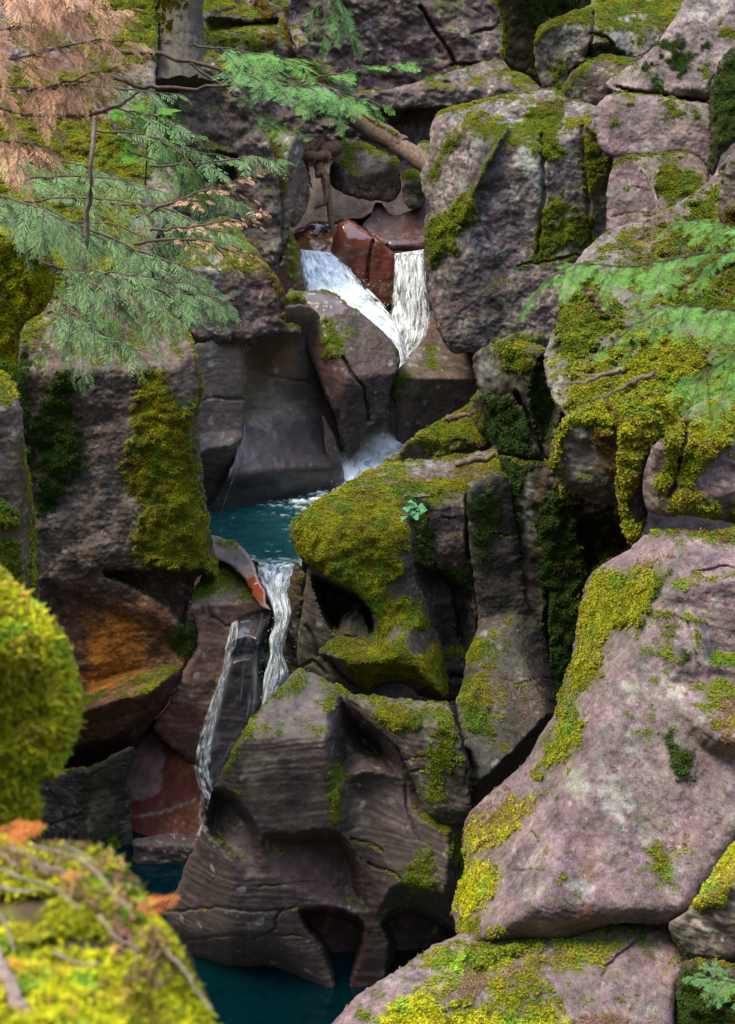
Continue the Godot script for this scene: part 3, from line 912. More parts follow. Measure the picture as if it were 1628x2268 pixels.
	rock("great_cliff", "tall shadowed cliff with an orange lichen stain and hanging green moss", "cliff", "", p([25, 900, 40, 740, 110, 690, 230, 610, 340, 650, 372, 690, 420, 740, 445, 830, 450, 870, 438, 930, 455, 1100, 471, 1200, 481, 1280, 440, 1275, 425, 1330, 434, 1400, 430, 1440, 400, 1500, 370, 1560, 330, 1610, 300, 1650, 220, 1690, 150, 1706, 60, 1710, 50, 1300]),
		fc([250, 1000, 13.0, 0.02, 0.15, 400, 1000, 13.0, 0.35, 0.12, 250, 760, 12.95, 0.0, -0.35]), {"am": 0.15, "c": Color(0.18, 0.115, 0.115), "g": 0.05, "li": 0.22, "bl": 0.0, "r": 0.14, "th": 2.0, "a": 0.9, "tilt": -0.1, "ops": [
			dent(p([228, 1262, 350, 1258, 455, 1262, 450, 1290, 425, 1330, 415, 1400, 380, 1360, 320, 1320, 265, 1292, 230, 1280]), 14, 0.32), dent(p([80, 1290, 230, 1300, 420, 1400, 440, 1450, 300, 1660, 60, 1720]), 60, 0.12),
			slope(p([180, 1520, 400, 1480, 300, 1660, 60, 1720, 60, 1600]), 60, fc([250, 1580, 13.2, 0.05, 0.5])),
			moss(p([320, 815, 370, 830, 392, 880, 450, 876, 440, 906, 425, 940, 440, 1046, 455, 1100, 471, 1195, 483, 1285, 450, 1262, 395, 1256, 320, 1254, 296, 1230, 303, 1120, 280, 1050, 295, 900]), 0, 20, 0.04, 0.95, 0.9),
			moss(p([345, 650, 372, 680, 425, 740, 452, 840, 455, 890, 440, 880, 432, 800, 405, 740]), 0, 5, 0.05), moss(p([75, 960, 110, 850, 160, 820, 180, 960, 175, 1046, 90, 1150]), 2, 20, 0.03, 0.75), moss(p([25, 850, 60, 760, 70, 1000, 60, 1120]), 2, 10, 0.03),
			moss(p([370, 1400, 425, 1370, 435, 1430, 415, 1450, 380, 1440]), 2, 12, 0.02, 0.7),
			tint(p([370, 720, 425, 745, 442, 860, 395, 872, 360, 800]), Color(0.26, 0.20, 0.19), 0.75, 8), tint(p([215, 1380, 260, 1360, 300, 1370, 320, 1420, 315, 1495, 280, 1515, 210, 1525, 190, 1520, 200, 1445]), Color(0.62, 0.235, 0.012), 1.0, 26, 12),
			tint(p([175, 1340, 330, 1330, 410, 1420, 360, 1540, 250, 1640, 150, 1690, 170, 1500]), Color(0.30, 0.125, 0.035), 0.6, 30, 20), tint(p([160, 780, 300, 800, 290, 1050, 300, 1100, 180, 1110, 170, 950]), Color(0.30, 0.31, 0.31), 0.22, 60, 8), tint(p([80, 1060, 310, 1060, 300, 1210, 80, 1230]), Color(0.40, 0.43, 0.41), 0.25, 60, 10)]})
	S("Q7")
	rock("lower_cliff", "dark green stained cliff foot with round grey lichens", "cliff", "", p([150, 300, 280, 290, 400, 272, 590, 180, 568, 320, 582, 380, 583, 520, 602, 710, 560, 760, 300, 760, 150, 660]),
		fc([400, 480, 13.3, 0.0, 0.15, 380, 480, 13.3, 0.3, 0.15]), {"am": 0.1, "c": Color(0.16, 0.115, 0.12), "a": 0.6, "r": 0.08, "ops": [
			tint(p([370, 290, 590, 190, 570, 320, 590, 700, 520, 650, 380, 620, 360, 480]), Color(0.05, 0.065, 0.03), 0.85, 16), tint(p([410, 410, 460, 370, 505, 400, 495, 470, 440, 515, 410, 490]), Color(0.17, 0.165, 0.10), 0.9, 4, 4), tint(p([375, 520, 395, 480, 410, 540, 390, 570]), Color(0.19, 0.18, 0.11), 0.9, 3, 4),
			tint(p([530, 510, 575, 500, 600, 700, 560, 700, 545, 590]), Color(0.24, 0.22, 0.19), 0.8, 10), moss(p([450, 600, 520, 560, 530, 650, 480, 680]), 1, 12, 0.02, 0.6), crack(p([200, 530, 290, 505, 360, 480]), 4, 0.04), tint(p([170, 440, 220, 440, 220, 480, 175, 475]), Color(0.27, 0.28, 0.26), 0.8, 6)]})
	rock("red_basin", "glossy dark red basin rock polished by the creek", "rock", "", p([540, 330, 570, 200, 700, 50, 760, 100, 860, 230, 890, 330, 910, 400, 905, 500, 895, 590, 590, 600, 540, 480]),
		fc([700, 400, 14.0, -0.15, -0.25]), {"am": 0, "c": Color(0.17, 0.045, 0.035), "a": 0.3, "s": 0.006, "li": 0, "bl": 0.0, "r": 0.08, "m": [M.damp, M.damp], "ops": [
			tint(p([565, 300, 580, 210, 690, 100, 720, 200, 715, 310, 690, 390, 590, 420]), Color(0.30, 0.21, 0.20), 0.75, 5, 4), tint(p([580, 490, 700, 470, 870, 410, 872, 416, 700, 480, 580, 497]), Color(0.40, 0.34, 0.33), 0.6, 2, 3), tint(p([720, 130, 860, 240, 860, 260, 800, 300]), Color(0.20, 0.08, 0.03), 0.7)]})  # the broad pale patch is a light reflection painted into the colour
	rock("basin_sill", "dark rock sill damming the red basin above the lower pool", "rock", "", p([585, 600, 600, 582, 740, 570, 800, 566, 870, 572, 905, 585, 880, 640, 800, 800, 620, 800, 590, 740]),
		fc([720, 680, 13.35, 0.0, 0.25, 740, 598, 13.3, 0, -0.8]), {"am": 0.0, "c": Color(0.13, 0.09, 0.09), "k": 0.12, "a": 1.3, "j": 2.6, "g": 0.06, "r": 0.08, "m": [M.smooth, M.wet]})
	S("Z")
	rock("chute_rock", "red brown rock shoulder with a wet dark chute below its mossy crown", "rock", "", p([418, 1335, 425, 1320, 440, 1288, 478, 1235, 500, 1240, 530, 1265, 552, 1293, 568, 1328, 602, 1345, 606, 1365, 597, 1400, 579, 1448, 585, 1463, 600, 1560, 560, 1680, 480, 1800, 450, 1870, 436, 1720, 420, 1690, 340, 1620, 350, 1590, 378, 1550, 400, 1500, 430, 1440, 434, 1400, 426, 1370]),
		fc([500, 1400, 13.75, 0.06, 0.12, 500, 1330, 13.7, 0, -0.6]), {"am": 0.1, "c": Color(0.21, 0.125, 0.115), "a": 0.5, "r": 0.10, "li": 0.03, "bl": 0.0, "th": 1.2, "m": [M.smooth, M.wet], "ops": [
			moss(p([422, 1330, 440, 1290, 478, 1238, 500, 1243, 530, 1270, 530, 1285, 500, 1300, 460, 1330]), 1, 6, 0.05), 
			slope(p([512, 1375, 604, 1350, 590, 1420, 575, 1437, 540, 1432, 500, 1452, 490, 1440]), 24, fc([550, 1437, 13.5, 0.0, -0.45])), slope(p([497, 1455, 540, 1436, 575, 1442, 600, 1560, 480, 1780, 450, 1850, 436, 1720, 455, 1600]), 26, fc([520, 1450, 13.55, 0.06, 0.10])),
			tint(p([515, 1380, 604, 1350, 590, 1420, 600, 1560, 480, 1800, 448, 1860, 432, 1700, 450, 1620, 495, 1460]), Color(0.085, 0.075, 0.085), 0.9, 8), wet(p([512, 1380, 606, 1350, 590, 1420, 600, 1560, 480, 1800, 448, 1860, 434, 1700, 455, 1600, 495, 1460]), 5),
			tint(p([350, 1600, 430, 1540, 450, 1600, 430, 1700]), Color(0.15, 0.05, 0.03), 0.7, 20), crack(p([470, 1365, 500, 1388, 530, 1375]), 4, 0.03), tint(p([445, 1335, 455, 1335, 452, 1360, 447, 1358]), Color(0.05, 0.02, 0.02), 0.9, 2, 3), tint(p([458, 1333, 466, 1333, 474, 1368, 467, 1372]), Color(0.05, 0.02, 0.02), 0.9, 2, 3)]})
	S("C")
	rock("pool_lip", "pale purple curved lip of rock holding the upper pool with a red wet tip", "rock", "", p([480, 390, 520, 392, 600, 408, 700, 440, 780, 488, 840, 560, 882, 630, 912, 720, 945, 800, 992, 900, 1000, 1000, 1040, 1055, 980, 1040, 900, 950, 830, 815, 740, 710, 660, 650, 600, 625, 520, 605, 480, 500]),
		fc([720, 590, 13.9, -0.15, -0.35, 700, 480, 13.9, 0.1, -0.8]), {"am": 0, "c": Color(0.25, 0.18, 0.18), "a": 0.4, "r": 0.05, "th": 0.6, "cs": 3.2, "m": [M.smooth, M.wet], "ops": [
			tint(p([820, 790, 930, 740, 990, 880, 1000, 1010, 900, 940]), Color(0.25, 0.055, 0.02), 0.95, 5, 4), wet(p([820, 780, 930, 740, 1000, 880, 1010, 1020, 900, 950])), tint(p([560, 420, 700, 440, 800, 520, 860, 620, 800, 640, 680, 560, 580, 510]), Color(0.10, 0.085, 0.06), 0.6, 20), moss(p([560, 420, 680, 425, 740, 460, 640, 470, 590, 500]), 1, 14, 0.015, 0.6)]})
	rock("fall_side_rock", "dark rough rock hemming the lower fall opposite the red lip", "rock", "", p([1255, 640, 1340, 740, 1330, 850, 1310, 1100, 1300, 1300, 1320, 1600, 1215, 1625, 1150, 1480, 1158, 1330, 1225, 1060, 1195, 930, 1225, 750]),
		fc([1240, 1100, 13.4, -0.2, 0.15]), {"c": Color(0.13, 0.095, 0.085), "g": 0.1, "r": 0.06, "cs": 3.2, "ops": [tint(p([1230, 780, 1300, 760, 1310, 920, 1230, 900]), Color(0.11, 0.10, 0.04), 0.6)]})

func middle_rocks():
	S("D")
	rock("needle_ledge", "flat grey ledge strewn with fallen needles above the mossy overhang", "rock", "", p([520, 190, 560, 165, 640, 138, 730, 66, 900, 20, 1200, -10, 1380, -40, 1580, -60, 1640, 60, 1560, 120, 1480, 150, 1400, 200, 1290, 200, 1130, 240, 930, 240, 760, 220]),
		fc([1000, 110, 13.1, 0.0, -0.75]), {"am": 0.1, "c": Color(0.24, 0.20, 0.21), "a": 0.5, "r": 0.04, "ops": [litter(p([640, 160, 800, 130, 1000, 90, 1300, 60, 1560, 20, 1560, 120, 1380, 160, 1200, 130, 1000, 190, 760, 200]), 0.9), moss(p([900, 150, 1050, 140, 1120, 170, 1100, 230, 930, 220]), 1, 12, 0.03, 0.7), crack(p([1000, 100, 1200, 70, 1400, 40]), 4, 0.03)]})
	S("B")
	rock("mossy_hump", "long green mossy hump lying on the needle strewn ledge", "rock", "", p([920, 1310, 925, 1200, 1000, 1115, 1090, 1065, 1240, 985, 1380, 905, 1420, 880, 1460, 960, 1480, 1080, 1560, 1090, 1520, 1180, 1400, 1220, 1150, 1290, 1080, 1330]),
		fc([1150, 1200, 14.0, 0.05, 0.2, 1150, 1120, 13.95, 0.1, -0.7]), {"c": DARK, "r": 0.1, "th": 0.8, "ops": [moss(p([930, 1200, 1000, 1110, 1090, 1060, 1240, 980, 1400, 880, 1430, 1080, 1300, 1150, 1180, 1210, 1000, 1170, 940, 1220]), 1, 12, 0.06), moss(p([1140, 1260, 1200, 1190, 1330, 1150, 1300, 1200, 1200, 1260]), 0, 8, 0.04), litter(p([1240, 990, 1400, 940, 1430, 1000, 1280, 1030]), 0.7), litter(p([1150, 1280, 1500, 1120, 1550, 1130, 1500, 1190]), 0.6)]})
	rock("mossy_ledge", "small mossy tip of the ledge over the white water", "rock", "", p([560, 1430, 730, 1345, 860, 1230, 925, 1205, 935, 1300, 860, 1370, 740, 1400, 640, 1440]),
		fc([800, 1340, 14.1, 0, -0.4]), {"c": GREYP, "r": 0.06, "th": 0.5, "cs": 3.4, "ops": [moss(p([730, 1385, 760, 1330, 860, 1240, 925, 1210, 915, 1300, 850, 1360]), 1, 7, 0.05)]})
	rock("upright_stone", "small upright mossy stone at the foot of the lichen cliff", "rock", "", p([1390, 900, 1420, 830, 1445, 785, 1475, 850, 1500, 1080, 1460, 1090, 1410, 1000]), fc([1440, 950, 13.6, 0.3, 0.0]), {"c": BROWN, "r": 0.06, "th": 0.5, "cs": 3.4, "ops": [moss(p([1400, 960, 1430, 900, 1480, 960, 1495, 1080, 1440, 1060]), 1, 10, 0.03, 0.8)]})
	S("D")
	rock("hollow_rock", "dark grey rock with a deep black hollow under the mossy overhang", "rock", "", p([340, 660, 300, 800, 275, 1000, 255, 1100, 245, 1350, 290, 1425, 400, 1480, 520, 1500, 640, 1540, 800, 1500, 820, 1200, 800, 900, 600, 740]),
		fc([450, 1100, 12.9, -0.25, 0.15]), {"c": Color(0.15, 0.12, 0.115), "a": 0.6, "r": 0.12, "m": [M.smooth, M.wet], "ops": [
			dent(p([330, 760, 440, 780, 620, 860, 740, 950, 760, 1080, 720, 1180, 640, 1010, 500, 1160, 430, 1080, 380, 960]), 24, 1.0), crack(p([300, 1100, 360, 1200, 380, 1300]), 5, 0.06), crack(p([255, 1380, 340, 1330, 440, 1420]), 5, 0.06),
			slope(p([500, 1160, 640, 1000, 730, 1120, 700, 1200, 540, 1200]), 20, fc([600, 1100, 12.75, 0.2, -0.3]))]})
	rock("mossy_overhang", "great moss draped rock with an overhanging brow above the lower fall", "boulder", "", p([185, 480, 192, 440, 260, 370, 330, 310, 420, 250, 560, 180, 620, 152, 760, 160, 940, 200, 970, 260, 992, 480, 1012, 640, 1022, 780, 1052, 870, 1107, 960, 1132, 1080, 1187, 1190, 1227, 1350, 1257, 1500, 1248, 1622, 1150, 1595, 1060, 1565, 960, 1490, 850, 1485, 700, 1540, 640, 1520, 540, 1450, 450, 1355, 383, 1292, 388, 1265, 440, 1220, 540, 1180, 650, 1195, 720, 1170, 750, 1120, 737, 1020, 700, 960, 640, 890, 560, 850, 460, 790, 380, 720, 320, 692, 250, 640, 215, 570]),
		fc([650, 650, 12.3, 0.12, 0.1, 600, 480, 12.25, 0.05, -0.55, 350, 560, 12.3, -0.4, 0.1, 1000, 1000, 12.35, 0.7, 0.0]), {"c": Color(0.20, 0.165, 0.175), "k": 0.25, "r": 0.16, "th": 1.0, "a": 0.7, "ops": [
			slope(p([383, 1300, 540, 1190, 720, 1180, 860, 1000, 1100, 1000, 1260, 1500, 1250, 1630, 850, 1500, 560, 1470]), 80, fc([800, 1200, 12.05, 0.12, -0.22])), dent(p([383, 1292, 480, 1300, 600, 1420, 700, 1480, 850, 1440, 960, 1450, 1080, 1520, 1240, 1610, 1060, 1640, 640, 1560, 450, 1380]), 16, 0.25),
			moss(p([185, 480, 192, 440, 260, 370, 330, 310, 420, 250, 560, 180, 760, 170, 930, 220, 990, 480, 1000, 600, 930, 620, 960, 760, 860, 830, 870, 900, 950, 890, 1090, 980, 1125, 1110, 1000, 1140, 900, 1110, 860, 1200, 950, 1290, 1080, 1280, 1130, 1200, 1190, 1230, 1230, 1420, 1240, 1580, 1100, 1520, 960, 1470, 850, 1470, 700, 1530, 600, 1400, 520, 1290, 400, 1280, 540, 1200, 740, 1180, 745, 1020, 640, 890, 460, 790, 300, 690, 230, 600]), 0, 6, 0.05, 1.05),
			tint(p([400, 500, 420, 440, 500, 410, 520, 460, 450, 480, 430, 550, 405, 550]), PURPLE, 1.0, 3, 3), litter(p([380, 330, 600, 220, 900, 200, 880, 260, 600, 300, 400, 380]), 0.35), litter(p([560, 1190, 720, 1180, 720, 1260, 640, 1340, 560, 1240]), 0.7)]})
	rock("cracked_slab", "upright purple slab split by a black crack beside the mossy overhang", "rock", "", p([900, 190, 1050, 210, 1130, 195, 1300, 108, 1410, 120, 1400, 260, 1385, 420, 1400, 640, 1445, 1060, 1425, 1200, 1375, 1350, 1375, 1450, 1300, 1600, 1220, 1560, 1180, 1200, 1080, 1000, 1000, 850, 970, 600, 930, 330]),
		fc([1200, 600, 12.75, 0.05, 0.16, 1200, 230, 12.75, 0, -0.7]), {"c": Color(0.17, 0.13, 0.14), "g": 0.08, "r": 0.08, "bl": 0.35, "ops": [
			dent(p([1000, 700, 1160, 700, 1300, 750, 1420, 900, 1440, 1080, 1380, 1300, 1200, 1300, 1080, 1000]), 40, 0.25), crack(p([1370, 240, 1372, 420, 1380, 660]), 6, 0.3), crack(p([1160, 700, 1280, 880, 1320, 1180]), 5, 0.12), crack(p([1200, 380, 1290, 385]), 4, 0.05), crack(p([1240, 1440, 1370, 1430]), 5, 0.12),
			moss(p([1120, 220, 1180, 140, 1290, 112, 1290, 170, 1200, 240, 1140, 300]), 0, 8, 0.05), moss(p([1010, 480, 1060, 500, 1060, 660, 1020, 690]), 1, 12, 0.05), moss(p([1150, 700, 1300, 690, 1360, 760, 1340, 900, 1250, 780]), 2, 16, 0.03, 0.7), moss(p([940, 260, 1100, 260, 1130, 420, 1150, 640, 1070, 690, 1000, 420]), 2, 18, 0.04, 0.65), litter(p([1060, 650, 1140, 640, 1130, 720, 1090, 700]), 0.8), tint(p([1180, 300, 1260, 240, 1300, 380, 1300, 660, 1180, 660]), Color(0.20, 0.15, 0.17), 0.8, 14)]})
	S("Z")
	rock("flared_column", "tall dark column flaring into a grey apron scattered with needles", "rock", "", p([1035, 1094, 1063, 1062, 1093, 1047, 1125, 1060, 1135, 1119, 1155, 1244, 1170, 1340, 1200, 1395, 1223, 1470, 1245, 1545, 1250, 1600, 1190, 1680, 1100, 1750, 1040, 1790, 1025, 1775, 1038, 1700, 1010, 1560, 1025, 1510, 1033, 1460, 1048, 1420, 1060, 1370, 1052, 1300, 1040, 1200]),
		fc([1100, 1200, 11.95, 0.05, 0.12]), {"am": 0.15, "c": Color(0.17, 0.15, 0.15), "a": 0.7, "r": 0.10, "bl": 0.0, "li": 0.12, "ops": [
			slope(p([1030, 1400, 1060, 1370, 1160, 1350, 1260, 1560, 1250, 1620, 1040, 1800, 1000, 1560]), 60, fc([1100, 1400, 11.95, 0.05, -0.22])), tint(p([1040, 1090, 1130, 1050, 1170, 1340, 1070, 1360]), Color(0.05, 0.045, 0.045), 0.7, 20, 20),  # upper half tinted near black: its undercut shade is painted in
			moss(p([1040, 1110, 1090, 1080, 1100, 1180, 1070, 1260, 1050, 1230]), 2, 14, 0.03, 0.9), moss(p([1020, 1520, 1060, 1500, 1080, 1570, 1050, 1640, 1020, 1570]), 1, 14, 0.03), moss(p([1035, 1425, 1060, 1410, 1070, 1450, 1040, 1470]), 0, 10, 0.02), crack(p([1090, 1180, 1130, 1190]), 3, 0.03), crack(p([1140, 1520, 1200, 1500, 1230, 1505]), 3, 0.03), litter(p([1050, 1480, 1120, 1490, 1180, 1500, 1210, 1560, 1100, 1600, 1040, 1560]), 0.25)]})
	S("E")
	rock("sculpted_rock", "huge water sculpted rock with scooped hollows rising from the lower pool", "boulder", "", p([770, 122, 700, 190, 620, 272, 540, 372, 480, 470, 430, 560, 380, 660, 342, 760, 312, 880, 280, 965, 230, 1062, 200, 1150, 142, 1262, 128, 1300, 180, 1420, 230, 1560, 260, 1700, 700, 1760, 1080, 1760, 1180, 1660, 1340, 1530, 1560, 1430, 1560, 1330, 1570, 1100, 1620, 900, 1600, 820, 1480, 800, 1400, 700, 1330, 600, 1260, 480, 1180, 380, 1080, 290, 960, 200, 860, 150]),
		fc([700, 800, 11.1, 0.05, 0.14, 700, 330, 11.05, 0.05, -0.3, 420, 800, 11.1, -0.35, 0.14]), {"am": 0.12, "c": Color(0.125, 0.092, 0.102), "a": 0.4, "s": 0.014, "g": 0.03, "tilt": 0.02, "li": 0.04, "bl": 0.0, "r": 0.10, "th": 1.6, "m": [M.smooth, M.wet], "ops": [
			slope(p([850, 140, 1060, 300, 1200, 420, 1280, 640, 1100, 620, 960, 700, 900, 560, 900, 300]), 50, fc([1000, 450, 11.35, 0.1, 0.1])), dent(p([960, 230, 1080, 340, 1210, 460, 1270, 600, 1180, 600, 1060, 540, 980, 420]), 40, 0.35),
			slope(p([940, 640, 1100, 600, 1280, 620, 1400, 740, 1600, 860, 1560, 1320, 1300, 1260, 1130, 1330, 1080, 1080, 1000, 920]), 60, fc([1250, 900, 11.15, -0.18, 0.0])),
			dent(p([345, 700, 420, 690, 500, 760, 580, 880, 600, 1000, 612, 1150, 520, 1130, 400, 1000, 318, 890, 330, 780]), 26, 0.5, Vector2(0.25, 1)), dent(p([590, 925, 760, 905, 900, 885, 1000, 930, 1072, 1060, 1095, 1180, 1120, 1290, 900, 1260, 700, 1180, 610, 1140]), 30, 0.5, Vector2(-0.55, 0.8)),
			dent(p([775, 1275, 930, 1268, 1040, 1300, 1100, 1360, 1085, 1480, 1040, 1600, 1000, 1740, 950, 1660, 870, 1450, 800, 1370]), 20, 0.55), dent(p([1170, 1345, 1240, 1268, 1330, 1255, 1440, 1305, 1560, 1390, 1560, 1440, 1340, 1560, 1210, 1680, 1190, 1600, 1205, 1450]), 20, 0.5),
			dent(p([100, 1350, 300, 1370, 640, 1380, 760, 1440, 940, 1640, 900, 1800, 200, 1800]), 110, 0.5), 
			crack(p([130, 1290, 400, 1270, 620, 1290, 760, 1270]), 4, 0.03), crack(p([700, 1275, 660, 1330, 665, 1370, 620, 1400, 560, 1420]), 4, 0.06), crack(p([190, 1430, 450, 1405, 650, 1400, 780, 1410]), 4, 0.03), crack(p([1030, 940, 1110, 960, 1180, 1000]), 5, 0.06), crack(p([1110, 1055, 1200, 1090, 1260, 1130]), 5, 0.06), crack(p([1290, 680, 1310, 840, 1350, 940]), 4, 0.04), crack(p([580, 1170, 800, 1150, 1050, 1180]), 4, 0.025),
			tint(p([540, 380, 700, 300, 900, 300, 900, 560, 880, 880, 600, 900, 560, 800, 480, 720]), Color(0.21, 0.165, 0.135), 0.6, 24, 20), tint(p([540, 560, 600, 560, 600, 700, 550, 740]), Color(0.24, 0.21, 0.16), 0.7, 16), tint(p([690, 560, 740, 570, 730, 620, 690, 610]), Color(0.05, 0.045, 0.06), 0.8, 10), tint(p([680, 640, 800, 640, 780, 820, 720, 800]), Color(0.06, 0.05, 0.055), 0.5, 26), tint(p([1040, 800, 1090, 780, 1100, 880, 1050, 900]), Color(0.22, 0.20, 0.16), 0.6, 14),  # the large central panel is tinted paler, its light put into the colour
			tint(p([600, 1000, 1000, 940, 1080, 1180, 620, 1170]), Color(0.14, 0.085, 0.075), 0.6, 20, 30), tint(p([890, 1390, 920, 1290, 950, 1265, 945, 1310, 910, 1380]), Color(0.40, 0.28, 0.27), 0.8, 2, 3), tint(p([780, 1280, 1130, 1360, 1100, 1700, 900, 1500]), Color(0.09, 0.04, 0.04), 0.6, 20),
			moss(p([770, 125, 830, 150, 800, 220, 720, 250, 640, 260, 560, 380, 510, 450, 480, 560, 430, 610, 420, 590, 470, 480, 540, 370, 620, 270]), 1, 9, 0.03, 0.9), moss(p([915, 590, 960, 575, 1000, 610, 1000, 700, 970, 800, 965, 870, 925, 860, 910, 720]), 1, 9, 0.02, 0.9), moss(p([1290, 1090, 1330, 1010, 1390, 990, 1450, 1090, 1440, 1170, 1350, 1190, 1290, 1150]), 1, 14, 0.03, 0.8), moss(p([1500, 940, 1580, 900, 1570, 1080, 1520, 1090]), 1, 14, 0.03), moss(p([460, 705, 510, 705, 500, 725, 470, 722]), 0, 4, 0.02), litter(p([1290, 1090, 1330, 1010, 1390, 990, 1450, 1090, 1440, 1170]), 0.2)]})
	rock("hanging_block", "hanging grey block with a mossy crown wedged against the dark column", "boulder", "", p([995, 258, 1060, 250, 1200, 258, 1350, 275, 1490, 288, 1515, 330, 1545, 420, 1565, 500, 1585, 650, 1605, 830, 1530, 882, 1440, 850, 1380, 790, 1340, 690, 1290, 580, 1250, 490, 1180, 430, 1080, 350]),
		fc([1400, 560, 10.85, -0.1, 0.08, 1300, 360, 10.8, 0.0, -0.5, 1260, 520, 10.85, -0.5, 0.3, 1480, 800, 10.85, 0, 0.6]), {"am": 0.15, "c": Color(0.19, 0.155, 0.145), "k": 0.12, "a": 0.8, "s": 0.014, "r": 0.06, "th": 0.7, "ops": [
			moss(p([1140, 330, 1200, 305, 1300, 310, 1400, 310, 1340, 400, 1260, 440, 1200, 420]), 0, 10, 0.04), moss(p([1400, 460, 1500, 340, 1540, 450, 1560, 650, 1480, 660, 1420, 600]), 1, 22, 0.025, 0.7), moss(p([1370, 700, 1450, 660, 1470, 740, 1420, 790]), 1, 14, 0.02, 0.6), tint(p([1340, 520, 1380, 510, 1380, 550, 1345, 550]), Color(0.32, 0.14, 0.04), 0.7, 6), litter(p([1180, 290, 1450, 290, 1500, 330, 1300, 350]), 0.5), crack(p([1270, 560, 1350, 545, 1420, 550]), 3, 0.03), crack(p([1300, 620, 1400, 600]), 3, 0.03)]})

